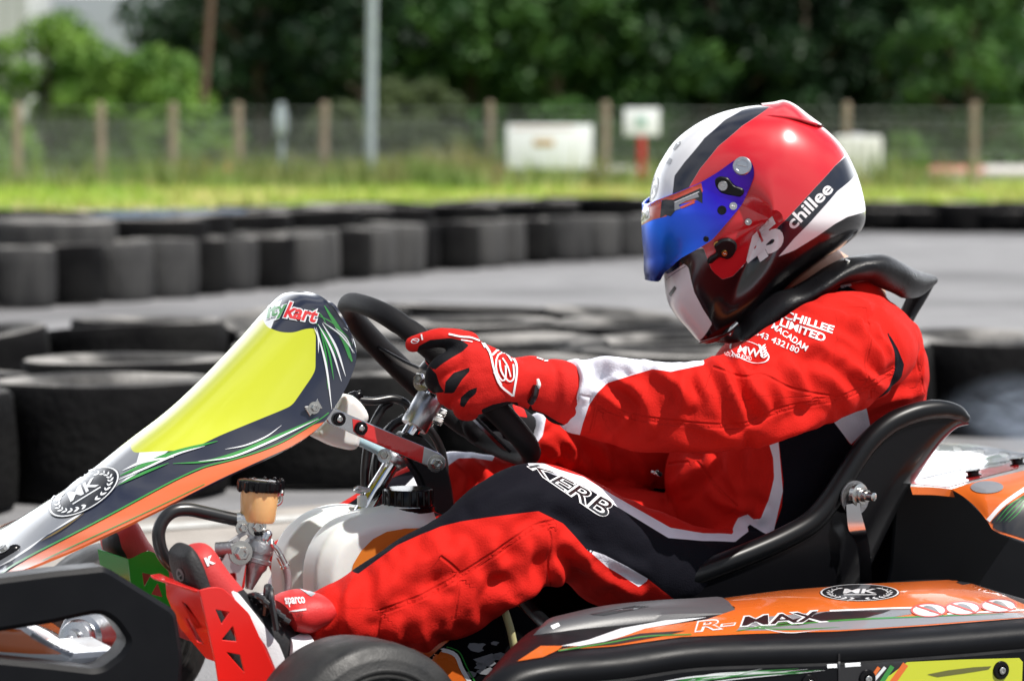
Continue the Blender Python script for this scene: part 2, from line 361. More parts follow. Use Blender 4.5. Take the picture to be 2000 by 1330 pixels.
# ================================================================== SETTING
def noise_col(m, c1, c2, scale, detail=8, lo=.35, hi=.65, c3=None, s3=1.0, stretch=None, rough=.9, bump=0, bs=30):
    N, L = nt(m); b = N['Principled BSDF']; b.inputs['Roughness'].default_value = rough
    tc = N.new('ShaderNodeTexCoord'); src = tc.outputs['Object']
    if stretch: mp = N.new('ShaderNodeMapping'); mp.inputs['Scale'].default_value = stretch; L.new(src, mp.inputs['Vector']); src = mp.outputs['Vector']
    t = N.new('ShaderNodeTexNoise'); t.inputs['Scale'].default_value = scale; t.inputs['Detail'].default_value = detail; L.new(src, t.inputs['Vector'])
    r = N.new('ShaderNodeValToRGB'); r.color_ramp.elements[0].position = lo; r.color_ramp.elements[1].position = hi
    r.color_ramp.elements[0].color = (*c1, 1); r.color_ramp.elements[1].color = (*c2, 1); L.new(t.outputs['Fac'], r.inputs['Fac']); cur = r.outputs['Color']
    if c3:
        t2 = N.new('ShaderNodeTexNoise'); t2.inputs['Scale'].default_value = s3; t2.inputs['Detail'].default_value = 5; L.new(src, t2.inputs['Vector'])
        h = N.new('ShaderNodeMapRange'); h.inputs['From Min'].default_value = .48; h.inputs['From Max'].default_value = .62; L.new(t2.outputs['Fac'], h.inputs['Value'])
        x = N.new('ShaderNodeMix'); x.data_type = 'RGBA'; L.new(h.outputs['Result'], x.inputs['Factor']); L.new(cur, x.inputs['A']); x.inputs['B'].default_value = (*c3, 1); cur = x.outputs['Result']
    L.new(cur, b.inputs['Base Color'])
    if bump:
        tb = N.new('ShaderNodeTexNoise'); tb.inputs['Scale'].default_value = bs; tb.inputs['Detail'].default_value = 8; L.new(src, tb.inputs['Vector'])
        p = N.new('ShaderNodeBump'); p.inputs['Strength'].default_value = bump; p.inputs['Distance'].default_value = .02; L.new(tb.outputs['Fac'], p.inputs['Height']); L.new(p.outputs['Normal'], b.inputs['Normal'])
    return m
def plain(name, col=(.5, .5, .5)): return mat(name, col, .9)
m_asph = noise_col(plain('asphalt'), (.2, .2, .207), (.255, .255, .262), 3.0, c3=(.135, .135, .14), s3=.35, bump=.5, bs=160, rough=.85)
m_grass = noise_col(plain('grass_ground'), (.22, .33, .04), (.38, .44, .08), .35, c3=(.5, .42, .2), s3=.5, rough=1)
m_blade = noise_col(plain('grass_blades'), (.2, .36, .03), (.36, .49, .06), .5, c3=(.56, .5, .2), s3=.3, rough=.7)
def sheet(name, pts, z, m):
    mb = MB(); V = [(x, y, z) for x, y in pts]; mb.add(V, [tuple(range(len(V)))], m, False); return tag(mb.build(name), kind='structure')
sheet('ground', [(-400, -60), (400, -60), (400, 900), (-400, 900)], 0, m_asph)
def ground_strip(name, Y0, Y1, m, z):
    mb = MB(); nx, ny = 60, 40; V = []
    for j in range(ny + 1):
        for i in range(nx + 1):
            y = Y0(i / nx) + (Y1 - Y0(i / nx)) * (j / ny) ** 2
            x = -60 + 120 * i / nx; V.append((x, y, z + .06 * noise.noise(Vector((x * .3, y * .2, 1))) * min(1, j / 5) + .06 * min(1, j / 5)))
    mb.add(V, grid_faces(ny + 1, nx + 1, False), m); return tag(mb.build(name), kind='structure')
ground_strip('grass_verge', lambda u: 30.0 + 6 * u, 500, m_grass, .004)
# pale painted line and dusty concrete apron at the foot of the near barrier
m_conc = noise_col(plain('dusty_concrete'), (.33, .3, .27), (.42, .39, .355), 6, c3=(.25, .23, .21), s3=2.5, bump=.4, bs=120)
a0, a1, a2, a3 = G(-500, 1075), G(2600, 840), G(2600, 905), G(-500, 1290)
sheet('concrete_apron', [a0.xy, a1.xy, a2.xy, a3.xy], .004, m_conc)
l0, l1, l2, l3 = G(-300, 1068), G(640, 1008), G(640, 1018), G(-300, 1082)
sheet('painted_line', [l0.xy, l1.xy, l2.xy, l3.xy], .008, noise_col(plain('line_paint'), (.42, .42, .4), (.6, .6, .58), 30))
# grass blades and weeds
def blades(name, n, region, h0, h1, w, m, lean=.35):
    V = np.zeros((n, 3, 3)); k = 0
    for i in range(n):
        x, y = region(); h = rng.uniform(h0, h1) * (0.5 + 1.0 * max(0, .5 + noise.noise(Vector((x * .35, y * .35, 3))))); a = rng.uniform(0, math.pi)
        dx, dy = math.cos(a) * w, math.sin(a) * w; z = .03
        V[i] = [(x - dx, y - dy, z), (x + dx, y + dy, z), (x + rng.normal() * lean * h, y + rng.normal() * lean * h, z + h)]
    mb = MB(); mb.add(V.reshape(-1, 3), [(3 * i, 3 * i + 1, 3 * i + 2) for i in range(n)], m, False)
    return tag(mb.build(name), kind='stuff')
def reg_near():
    y = 31 + 36 * rng.random() ** 1.1; x = rng.uniform(-1, 1) * (y + 4.2) * .2; return x, y + 6 * (x / 40 + .2)
blades('grass', 26000, reg_near, .05, .22, .03, m_blade)
m_weed = noise_col(plain('tall_weeds'), (.09, .16, .03), (.19, .27, .06), .8, c3=(.26, .24, .1), s3=.5, rough=.8)
def reg_weed(): y = rng.uniform(51, 66); return -abs(rng.normal()) * 4.5 - .5 if rng.random() < .75 else rng.uniform(-1, 9), y
blades('tall_grass', 9000, reg_weed, .25, .75, .035, m_weed)

# ------------------------------------------------------------------ trees: trunk with limbs, crown of leaf sprays
def leaf_cloud(clumps, n, size):
    V = np.zeros((n, 4, 3)); tot = sum(c[3] ** 2 for c in clumps); i = 0
    for (cx, cy, cz, r, fl) in clumps:
        m = int(n * r * r / tot)
        for _ in range(m):
            if i >= n: break
            d = rng.normal(size=3); d /= np.linalg.norm(d); p = np.array([cx, cy, cz]) + d * r * (rng.random() ** .33) * np.array([1, 1, fl])
            u = rng.normal(size=3); u /= np.linalg.norm(u); nrm = d * .6 + np.array([0, 0, .5]) + rng.normal(size=3) * .5; v = np.cross(nrm, u); v /= np.linalg.norm(v) + 1e-9; u = np.cross(v, nrm); u /= np.linalg.norm(u) + 1e-9
            s = size * rng.uniform(.6, 1.4); V[i] = [p - u * s, p - v * s * .45, p + u * s, p + v * s * .45]; i += 1
    return V[:i].reshape(-1, 3), [(4 * k, 4 * k + 1, 4 * k + 2, 4 * k + 3) for k in range(i)]
m_bark = mat('bark', (.09, .07, .05), .9, bump=.5, bscale=20)
def leaf_mat(name, c1, c2, sc=.9):
    m = noise_col(plain(name), c1, c2, sc, lo=.38, hi=.62, rough=.55); N, L = nt(m); b = N['Principled BSDF']; b.inputs['Specular IOR Level'].default_value = .25
    t = N.new('ShaderNodeBsdfTranslucent'); L.new(b.inputs['Base Color'].links[0].from_socket, t.inputs['Color']); x = N.new('ShaderNodeMixShader'); x.inputs[0].default_value = .3
    L.new(b.outputs[0], x.inputs[1]); L.new(t.outputs[0], x.inputs[2]); L.new(x.outputs[0], N['Material Output'].inputs['Surface']); return m
def make_tree(seed, h, r, n, size, mleaf, low=.0, nclump=26):
    rs = np.random.default_rng(seed); cl = []
    for i in range(nclump):
        z = low * h + (1 - low) * h * (i + .5) / nclump * .92; prof = math.sin(math.pi * min(1, .18 + .82 * (z / h))) ** .6
        a = i * 2.4 + rs.uniform(-.4, .4); q = r * prof * rs.uniform(.35, .95); cl.append((q * math.cos(a), q * math.sin(a), z, r * rs.uniform(.24, .46) * (.5 + .5 * prof), rs.uniform(.55, .9)))
    V, f = leaf_cloud(cl, n, size); c = MB(); c.add(V, f, mleaf, False); t = MB()
    t.add(*tube([(0, 0, -.05), (.05 * r, 0, h * .35), (-.04 * r, .05, h * .8)], [h * .028, h * .02, h * .006], 8), m_bark)
    for i in range(5):
        q = cl[min(nclump - 1, 3 + 4 * i)]; z0 = q[2] * .6; t.add(*tube([(0, 0, z0), (q[0] * .5, q[1] * .5, q[2] * .8), (q[0], q[1], q[2])], [h * .011, h * .008, h * .003], 6), m_bark)
    return c, t
TREES = {}
def tree(kind, spec, x, y, s, rz, label, group, name='tree', sz=1.0):
    if kind not in TREES:
        c, t = make_tree(*spec); r = thing(name, label, 'tree', group=group); a = c.build('crown', r); b = t.build('trunk', r); TREES[kind] = (a.data, b.data)
    else:
        r = thing(name, label, 'tree', group=group)
        for nm, d in zip(('crown', 'trunk'), TREES[kind]): o = bpy.data.objects.new(nm, d); COL.objects.link(o); o.parent = r
    r.location = (x, y, 0); r.rotation_euler = (0, 0, rz); r.scale = (s, s, s * sz)
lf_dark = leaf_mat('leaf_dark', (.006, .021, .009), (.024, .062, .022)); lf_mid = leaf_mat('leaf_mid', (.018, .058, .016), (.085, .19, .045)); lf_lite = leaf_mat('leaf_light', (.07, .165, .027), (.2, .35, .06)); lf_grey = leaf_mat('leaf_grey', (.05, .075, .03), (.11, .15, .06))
SP = {'dark1': (11, 9.5, 3.4, 6500, .2, lf_dark, .02, 34), 'dark2': (12, 11, 3.2, 6500, .2, lf_dark, .04, 34), 'mid1': (13, 9, 3.2, 6500, .19, lf_mid, .02, 34), 'mid2': (14, 8, 3.0, 6000, .18, lf_mid, .05, 30),
      'lite1': (15, 4.4, 2.1, 9000, .12, lf_lite, .02, 30), 'lite2': (16, 3.4, 1.9, 8000, .12, lf_lite, .02, 26), 'grey1': (17, 2.7, 1.5, 4200, .11, lf_grey, .02, 24), 'grey2': (18, 8, 2.4, 6500, .15, lf_mid, .02, 34)}
g_forest = 'trees of the wood behind the fence'
L_d = 'tall dark green tree in the shadowed wood far behind the fence'; L_m = 'mid green tree with sunlit sprays in the wood far behind the fence'
def TX(px, Y): return (px - 1000) / F * (Y + CAM_D)
for i, (px, Y, k, s) in enumerate([(455, 96, 'dark1', 1), (470, 84, 'dark2', .95), (520, 80, 'dark1', .95), (640, 88, 'mid1', 1), (700, 78, 'dark2', .8), (780, 84, 'mid2', 1.05), (860, 92, 'dark1', 1),
      (930, 80, 'mid1', .95), (1010, 88, 'dark2', 1), (1080, 79, 'mid2', 1.0), (1160, 90, 'mid1', 1.05), (1230, 80, 'mid2', .95), (1300, 88, 'dark1', 1), (1390, 80, 'dark2', .9), (1480, 86, 'dark1', 1), (1560, 80, 'dark2', .9), (1640, 88, 'dark1', 1.05), (1720, 81, 'dark2', .9), (1830, 92, 'dark1', 1), (1960, 90, 'mid1', 1), (2080, 84, 'dark1', 1), (2220, 88, 'mid1', 1), (560, 104, 'dark2', 1.1), (1120, 104, 'dark1', 1.1), (1440, 102, 'dark2', 1.1), (1700, 104, 'dark1', 1.1)]):
    d = k.startswith('dark'); tree(k, SP[k], TX(px, Y), Y, s, i * 1.3, L_d if d else L_m, g_forest)
tree('lite1', SP['lite1'], TX(95, 70), 70, 1.0, .4, 'bright yellow-green young tree at the far left behind the fence, taller of two', None)
tree('lite2', SP['lite2'], TX(285, 68), 68, 1.02, 2.0, 'bright green bushy tree right of the tallest bright one, behind the fence', None)
tree('lite2', SP['lite2'], TX(185, 72), 72, .95, 5.1, 'bright green bush filling the gap between the two bright young trees', None, 'bush')
tree('lite2', SP['lite2'], TX(-20, 66), 66, .6, 4.0, 'low bright green bush cut by the left edge of the photo', None, 'bush')
tree('grey1', SP['grey1'], TX(800, 67), 67, 1.0, .9, 'rounded grey-green bush behind the fence beside the tall lamp pole', None, 'bush', .98)
tree('grey1', SP['grey1'], TX(660, 69), 69, .78, 3.0, 'low olive bush left of the tall lamp pole', None, 'bush')
tree('lite2', SP['lite2'], TX(410, 66.5), 66.5, .5, 1.0, 'small green bush at the fence below the leaning brown pole', None, 'bush')
tree('grey2', SP['grey2'], TX(1900, 74), 74, .95, 2.2, 'pale grey-green tree at the right edge in front of the dark wood', None)
tree('lite2', SP['lite2'], TX(1765, 61), 61, .3, 2.0, 'small bright yellow-green sapling right of the white container', None, 'bush', 1.25)
mb = MB(); cl = []
for i in range(150): cl.append((rng.uniform(-11, 36), rng.uniform(108, 114), rng.uniform(.5, 9.5), rng.uniform(1.2, 2.2), .9))
V, f = leaf_cloud(cl, 20000, .42); mb.add(V, f, lf_dark, False); tag(mb.build('woodland'), kind='stuff')

# ------------------------------------------------------------------ fence: wooden posts, wire net
m_post = noise_col(plain('weathered_wood'), (.2, .15, .11), (.36, .29, .22), 4, stretch=(8, 8, .8), bump=.4)
m_wire = mat('galvanised_wire', (.3, .33, .32), .5, .4)
def fence(name, label, y0, y1, posts, xa, xb, top, dark=False):
    r = thing(name, label, 'fence'); Yof = lambda x: y0 + (y1 - y0) * (x - xa) / (xb - xa)
    for (px, h, wd, tilt) in posts:
        Y = y0 + (y1 - y0) * (px + 100) / 2200; x = TX(px, Y); Yp = Yof(x); x = TX(px, Yp); p = MB()
        p.add(*tube([(x, Yp, -.05), (x + tilt * .5, Yp, h * .5), (x + tilt, Yp, h - .03), (x + tilt, Yp, h)], [wd, wd * .96, wd * .93, wd * .6], 8, sm=False), m_post); p.build('post', r)
    w = MB(); V = []; f = []
    def wire(a, b, t):
        a = np.array(a); b = np.array(b); o = len(V); d = (b - a) / np.linalg.norm(b - a); u = np.cross(d, [0, 1, 0]); u /= np.linalg.norm(u) + 1e-9
        for q in (a, b): V.extend([q + u * t, q + np.array([0, t, 0]), q - u * t, q - np.array([0, t, 0])])
        for k in range(4): f.append((o + k, o + (k + 1) % 4, o + 4 + (k + 1) % 4, o + 4 + k))
    n = int((xb - xa) / .11)
    for i in range(n):
        for s in (-1, 1):
            x0 = xa + i * .11; x1 = x0 + s * (top - .08); 
            if xa <= x1 <= xb: wire((x0, Yof(x0) - .08, .08), (x1, Yof(x1) - .08, top), .0033)
    for z in (.1, top * .5, top, top + .22): wire((xa, Yof(xa) - .09, z), (xb, Yof(xb) - .09, z), .006)
    w.add(V, f, m_wire, False); w.build('wire_net', r)
fence('wire_fence', 'wire net fence on weathered wooden posts along the grass', 58, 61,
      [(35, 1.84, .105, .02), (200, 1.86, .1, -.02), (338, 1.86, .1, .02), (468, 1.86, .105, -.02), (632, 1.88, .1, .03), (957, 1.9, .09, 0), (1182, 1.9, .1, 0), (1652, 1.9, .095, 0), (1900, 1.9, .095, 0)], -13, 13.5, 1.5)

# ------------------------------------------------------------------ poles, signs, container, far barrier
m_galv = mat('galvanised_pole', (.42, .48, .53), .45, .3, var=.1, vscale=3)
p = MB(); b0 = W(722, 338, 60.5); t0 = W(728, -60, 60.5); x0, x1 = b0.x, t0.x
p.add(*tube([(x0, 60.5, -.05), (x0, 60.5, .35)], [.16, .16], 14, sm=False), m_galv); p.add(*tube([(x0, 60.5, .3), (x0 + (x1 - x0) * .22, 60.5, 1.15)], [.125, .12], 14, sm=False), m_galv)
p.add(*tube([(x0 + (x1 - x0) * .22, 60.5, 1.12), (x1, 60.5, t0.z), (x1 + .06, 60.5, 8.2)], [.112, .1, .07], 14, sm=False), m_galv); p.add(*tube([(x1 + .06, 60.5, 8.1), (x1 + .2, 60.4, 8.4), (x1 + 1.0, 59.8, 8.5)], .05, 10), m_galv); p.add(*box((x1 + 1.2, 59.7, 8.5), (.6, .28, .12), ch=.03), m_galv)
tag(p.build('lamp_pole'), 'tall pale grey metal lamp pole standing at the fence', 'lamp pole')
p = MB(); p.add(*tube([W(396, 205, 67), W(405, 90, 67), W(417, -70, 67)], [.1, .095, .085], 10), mat('brown_pole', (.11, .065, .045), .8, var=.2)); p.add(*tube([G(396, 355), W(396, 203, 67)], [.1, .1], 10, sm=False), bpy.data.materials['brown_pole'])
p.add(*box(tuple(W(417, -70, 67)), (1.2, .1, .1), ch=.02), bpy.data.materials['brown_pole']); tag(p.build('utility_pole'), 'leaning brown wooden pole among the dark trees', 'pole')
m_sb = mat('sign_white', (.85, .87, .95), .5, var=.03, vscale=2); m_sl = mat('sign_leg', (.5, .5, .52), .5, .3)
def board(name, label, x0, y0, x1, y1, Y, marks, posts, pm, pw):
    r = thing(name, label, 'sign'); A, B = W(x0, y1, Y), W(x1, y0, Y); b = MB()
    b.add(*box(((A.x + B.x) / 2, Y, (A.z + B.z) / 2), (B.x - A.x, .05, B.z - A.z), ch=.012), m_sb)
    for (mx0, my0, mx1, my1, mm) in marks:
        a, c = W(mx0, my1, Y - .03), W(mx1, my0, Y - .03); b.add(*box(((a.x + c.x) / 2, Y - .03, (a.z + c.z) / 2), (c.x - a.x, .012, c.z - a.z), ch=.003), mm)
    b.build('panel', r)
    for px in posts:
        q = MB(); x = W(px, y1, Y).x; q.add(*tube([(x, Y + .06, -.03), (x, Y + .06, A.z + .2)], pw, 10, sm=False), pm); q.build('post', r)
m_tan = mat('tan_print', (.5, .33, .16), .6); m_pink = mat('pink_print', (.7, .45, .45), .6); m_grp = mat('green_print', (.25, .45, .4), .6); m_redpost = mat('red_post', (.5, .03, .03), .5)
board('notice_board', 'large white board on low legs in the grass, faded tan strip in its middle', 990, 244, 1157, 329, 55, [(1042, 272, 1082, 286, m_tan), (1000, 249, 1120, 252, m_pink)], (1020, 1125), m_sl, .03)
board('track_sign', 'small white sign with a pale green mark on a red post', 1219, 212, 1288, 265, 56, [(1243, 229, 1262, 247, m_grp)], (1253,), m_redpost, .085)
m_cont = mat('container_plastic', (.72, .73, .72), .5, var=.06, vscale=3)
r = thing('liquid_container', 'pale white tank container standing on the grass behind the helmet', 'container'); A, B = W(1632, 345, 57), W(1724, 266, 57); b = MB()
b.add(*box(((A.x + B.x) / 2, 57.5, (A.z + B.z) / 2), (B.x - A.x, .9, B.z - A.z), ch=.07), m_cont)
for k in range(5): b.add(*box((A.x + (B.x - A.x) * (.1 + .2 * k), 57.035, (A.z + B.z) / 2), (.03, .03, (B.z - A.z) * .9), ch=.008), m_cont)
b.build('tank', r); b = MB(); b.add(*lathe(((A.x + B.x) / 2, 57.5, B.z - .01), (0, 0, 1), [(0, .14), (.05, .14), (.06, .12)], 20), m_sl); b.build('cap', r); b = MB(); b.add(*box(((A.x + B.x) / 2, 57.5, A.z / 2), (B.x - A.x, .9, A.z), ch=.02), m_sl); b.build('pallet', r)
# grey post with a small box, bin
r = thing('marshal_post', 'blue-grey metal post with a small box at its top beside the fence', 'post'); x = W(550, 300, 57).x; b = MB(); b.add(*tube([(x, 57, -.03), (x, 57, 1.7)], .05, 10, sm=False), m_galv); b.build('pole', r)
b = MB(); b.add(*box((x, 56.93, 1.42), (.24, .16, .5), ch=.03), m_galv); b.add(*box((x, 56.95, 1.75), (.16, .12, .16), ch=.03), m_galv); b.build('cabinet', r)
b = MB(); q = G(385, 362); b.add(*lathe((q.x, q.y, 0), (0, 0, 1), [(0, .17), (.02, .2), (.4, .2), (.48, .17), (.52, .1)], 20), M['satin']); tag(b.build('waste_bin'), 'small black rounded bin standing in the weeds by the fence', 'bin')
b = MB(); a, c = G(436, 368), W(452, 335, 56); q = G(443, 366); b.add(*lathe((q.x, q.y, 0.02), (0, 0, 1), [(0, .2), (.03, .2), (.04, .11), (.5, .03), (.52, .01)], 18), mat('cone_orange', (.7, .16, .05), .5)); tag(b.build('traffic_cone'), 'orange cone standing in the weeds near the fence', 'cone')
# far barrier blocks red and white
m_bw = mat('barrier_white', (.7, .66, .66), .5, var=.1); m_br = mat('barrier_red', (.45, .12, .1), .5, var=.15)
def blockmesh(m):
    b = MB(); b.add(*prism([rnd([(-.25, 0), (.25, 0), (.2, .12), (.1, .3), (-.1, .3), (-.2, .12)], .04)], ((-.75, 0, 0), (0, 1, 0), (0, 0, 1), (1, 0, 0)), 1.5, .015), m, True); return b
BM = {}
for i, px in enumerate([512, 640, 690, 770, 815, 925, 1218, 1440, 1860, 1960]):
    red = i % 3 == 2; k = 'r' if red else 'w'; Y = 66 + .5 * (i % 2); lab = 'low red plastic barrier block lying far off by the fence' if red else 'low white plastic barrier block lying far off by the fence'
    if k not in BM: o = blockmesh(m_br if red else m_bw).build('barrier_block', autosmooth=40); BM[k] = o
    else: o = BM[k].copy(); COL.objects.link(o)
    tag(o, lab, 'barrier', 'red barrier blocks by the fence' if red else 'white barrier blocks by the fence'); o.scale = (1, 1, .6); o.location = (TX(px, Y), Y, .28); o.rotation_euler = (0, 0, rng.uniform(-.25, .25))
b = MB(); b.add(*box((0, 68, .15), (60, .6, .3), ch=.03), mat('kerb_bank', (.25, .25, .24), .9, var=.2, vscale=1)); tag(b.build('concrete_kerb'), kind='structure')
# grey shed / warehouse behind the left trees
r = thing('warehouse', 'pale grey clad building behind the bright trees at the left edge', 'building'); m_clad = mat('cladding', (.42, .44, .47), .5, var=.06, vscale=.5); m_win = mat('warehouse_glass', (.5, .56, .62), .08, 0, coat=1)
b = MB(); A, B = W(-300, 330, 128), W(52, -200, 128); xw = B.x; b.add(*box((xw - 9, 134, 7), (18, 12, 14), ch=.05), m_clad)
for k in range(30): b.add(*box((xw - 18 + k * .6 + .3, 127.96, 7), (.08, .08, 13.9)), m_clad)
b.build('wall', r); b = MB(); b.add(*box((xw + 7.5, 139, 4.1), (15, 8, 8.2), ch=.05), mat('cladding_far', (.3, .33, .38), .5, var=.05)); b.build('annex_wall', r)
for k in range(3): b = MB(); a = W(30 + 55 * k, 52, 134.9); b.add(*box((a.x, 134.93, a.z), (1.0, .1, .55), ch=.02), m_win); b.build('window', r)
b = MB(); b.add(*box((xw - 9, 134, 14.15), (18.6, 12.6, .3), ch=.04), m_clad); b.build('roof', r)

# ------------------------------------------------------------------ old tyres of the barriers
def tyre_mesh(Ro, Ri, w, m, ms, n=40):
    h = w / 2; pr = [(-h * .6, Ri), (-h * .93, Ri + .012), (-h, Ri + (Ro - Ri) * .4), (-h * 1.0, Ro - .03), (-h * .97, Ro - .008), (-h * .9, Ro), (-h * .45, Ro + .003), (0, Ro + .004), (h * .45, Ro + .003), (h * .9, Ro), (h * .97, Ro - .008), (h * 1.0, Ro - .03), (h, Ri + (Ro - Ri) * .4), (h * .93, Ri + .012), (h * .6, Ri), (h * .5, Ri + .03), (-h * .5, Ri + .03)]
    V, f = lathe((0, 0, 0), (0, 0, 1), pr, n, close=True)
    for i in range(len(V)): q = noise.noise(Vector((V[i][0] * 7, V[i][1] * 7, V[i][2] * 3 + Ro * 50))); V[i] *= 1 + .03 * q
    k = len(pr); side = lambda i: all(pr[(i + d) % k][1] < Ro - .004 for d in (0, 1))
    b = MB(); b.add(V, [q for i, q in enumerate(f) if not side(i // n)], m); b.f += [tuple(q) for i, q in enumerate(f) if side(i // n)]; c = len(b.f) - len(b.m); b.m += [b.slot(ms)] * c; b.sm += [True] * c
    return b
sp_ = dict(rough=.85, bump=.5, bs=40)
m_t1 = noise_col(plain('old_tyre_black'), (.004, .004, .0045), (.009, .009, .0095), 6, c3=(.011, .011, .011), s3=2.2, **sp_)
m_t1s = noise_col(plain('dusty_lit_sidewall'), (.035, .035, .036), (.13, .127, .122), 5, c3=(.32, .31, .295), s3=2.6, **sp_)  # pale from dust, with the brightness of the lit tops added to the colour
m_t2 = noise_col(plain('old_tyre_grey'), (.045, .045, .046), (.085, .084, .082), 4, c3=(.035, .035, .036), s3=2.5, stretch=(1, 1, .25), **sp_)
m_t2s = noise_col(plain('grey_sidewall'), (.05, .05, .05), (.2, .197, .19), 4, c3=(.38, .37, .35), s3=1.5, **sp_)
m_t3 = noise_col(plain('old_tyre_blue'), (.07, .1, .15), (.14, .2, .27), 5, **sp_)
for m_ in (m_t1, m_t1s, m_t2, m_t2s, m_t3): m_.node_tree.nodes['Principled BSDF'].inputs['Specular IOR Level'].default_value = .06
TM = {'k': tyre_mesh(.3, .17, .29, m_t1, m_t1s).build('tyre', autosmooth=None)}
TM['g'] = tyre_mesh(.205, .12, .34, m_t2, m_t2s).build('tyre', autosmooth=None); TM['b'] = tyre_mesh(.28, .18, .2, m_t3, m_t2s).build('tyre', autosmooth=None); TM['p'] = tyre_mesh(.40, .22, .16, m_t2, m_t2s).build('tyre', autosmooth=None); TM['t'] = tyre_mesh(.31, .18, .15, m_t1, m_t1s).build('tyre', autosmooth=None); TM['n'] = tyre_mesh(.205, .12, .34, m_t1, m_t1s).build('tyre', autosmooth=None)
used_t = set()
def put_tyre(k, x, y, z, label, group, tx=0, ty=0, s=1.0):
    if k not in used_t: o = TM[k]; used_t.add(k)
    else: o = TM[k].copy(); COL.objects.link(o)
    o.location = (x, y, z); o.rotation_euler = (tx, ty, rng.uniform(0, 6)); o.scale = (s, s, s); tag(o, label, 'tyre', group); return o
# near barrier: rows from its front line to its back line
nf = lambda u: np.array(G(-120 + 2300 * u, 1022 - 178 * u).xy)
nb = lambda u: np.array(W(-120 + 2300 * u, 668 - 90 * u, 6.0).xy)
f0, f1 = nf(0), nf(1); L = np.linalg.norm(f1 - f0); dvec = (f1 - f0) / L; nv = np.array([-dvec[1], dvec[0]])
for i in range(int((L + .5) / .6)):
    p = f0 + dvec * (i * .605 + rng.normal() * .006) + nv * (.30 + rng.normal() * .008)
    put_tyre('k', p[0], p[1], .15, 'black tyre lying flat in the low barrier just behind the kart, front row', 'front row of the near tyre barrier', rng.normal() * .012, rng.normal() * .012)
for row in range(1, 5):
    for i in range(int((L + .5) / .63)):
        if row == 4 and i < 3: continue
        for lay_ in range(2):
            if lay_ and rng.random() < .22: continue
            p = f0 + dvec * ((i + .5 * (row % 2)) * .635 + rng.normal() * .03) + nv * (.32 + row * .56 + rng.normal() * .025)
            put_tyre('t', p[0], p[1], .078 + (.135 + rng.uniform(0, .02)) * lay_, 'thin black tyre on the %s layer behind the front row of the near barrier' % ('upper' if lay_ else 'lower'), 'upper tyres of the near barrier' if lay_ else 'lower tyres of the near barrier', rng.normal() * (.05 * lay_ + .01), rng.normal() * (.05 * lay_ + .01), rng.uniform(.93, 1.02))
# second barrier across the track
pts2 = [G(a, b) for a, b in [(-120, 622), (0, 610), (200, 596), (400, 582), (560, 566), (720, 547), (900, 529), (1080, 515), (1250, 505), (1400, 497), (1560, 486)]]
P2 = even(cat([(q.x, q.y, 0) for q in pts2], 200), 400); s = np.concatenate([[0], np.cumsum(np.linalg.norm(np.diff(P2, axis=0), axis=1))])
T2 = np.gradient(P2, axis=0); T2 /= np.linalg.norm(T2, axis=1)[:, None]; N2 = np.stack([-T2[:, 1], T2[:, 0]], 1)
k = 0; d = .1
while d < s[-1] - .2:
    i = int(np.searchsorted(s, d)); p = P2[i, :2] + N2[i] * (.22 + rng.uniform(-.05, .05)); dark = 11.2 > 0 and (7.15 < d / .41 / 2.0 < 8.4 or rng.random() < .22)
    put_tyre('n' if dark else 'g', p[0], p[1], .172, ('dark' if dark else 'dusty grey') + ' small tyre in the front row of the barrier across the track', ('dark' if dark else 'grey') + ' front tyres of the barrier across the track', rng.normal() * .025, rng.normal() * .025, 1.0 + .035 * rng.normal()); d += .425 + rng.uniform(0, .02); k += 1
d = .2
while d < s[-1] - .3:
    i = int(np.searchsorted(s, d))
    for row in range(3):
        p = P2[i, :2] + N2[i] * (.72 + row * .6) + T2[i, :2] * .3 * (row % 2)
        put_tyre('k', p[0], p[1], .15, 'dark lower tyre behind the front row of the barrier across the track', 'lower tyres of the barrier across the track', 0, 0, 1.03)
        pxu = 1000 + F * p[0] / (p[1] + CAM_D)
        if rng.random() < .75 and not (pxu < 250 and row < 2) and not (240 < pxu < 490 and row > 0): put_tyre('t', p[0] + rng.normal() * .05, p[1] + rng.normal() * .05, .37, 'thin tyre lying on top of the barrier across the track', 'top tyres of the barrier across the track', rng.normal() * .03, rng.normal() * .03, rng.uniform(.9, 1.15))
    d += .66
q = W(92, 468, 12.75); put_tyre('p', q.x, q.y, .385, 'big pale grey tyre lying on top of the barrier at the left edge', None, .02, 0, 1.0)
# third line at the grass edge
for i in range(42):
    px = -100 + 35 * i; p = G(px, 486 - .012 * px)
    if 250 < px < 470: continue
    put_tyre('t' if rng.random() < .5 else 'n', p.x + rng.normal() * .06, p.y + rng.normal() * .25, .14, 'dark tyre of the far tyre line along the grass edge', 'dark tyres of the far line', 0, 0, 1.0 + .2 * rng.random())
for px in (228, 296, 366, 434):
    p = W(px, 438, 14.9 + .002 * px); put_tyre('b', p.x, p.y, .385, 'small bluish tyre lying on the barrier across the track', 'small bluish tyres on the barrier', 0, 0, .58).scale.z = .8
for i in range(13):
    p = G(1640 + 40 * i, 452 + .3 * i); put_tyre('t' if i % 3 else 'k', p.x, p.y + .3 * (i % 2), .15, 'black tyre of the low row right of the helmet, across the track', 'black tyres right of the helmet', 0, 0, 1.15)
for px in (1200, 1238): p = G(px, 446); put_tyre('t', p.x, p.y, .27, 'black tyre lying highest on the far barrier just left of the helmet', 'highest tyres left of the helmet', .04, .03, .62)
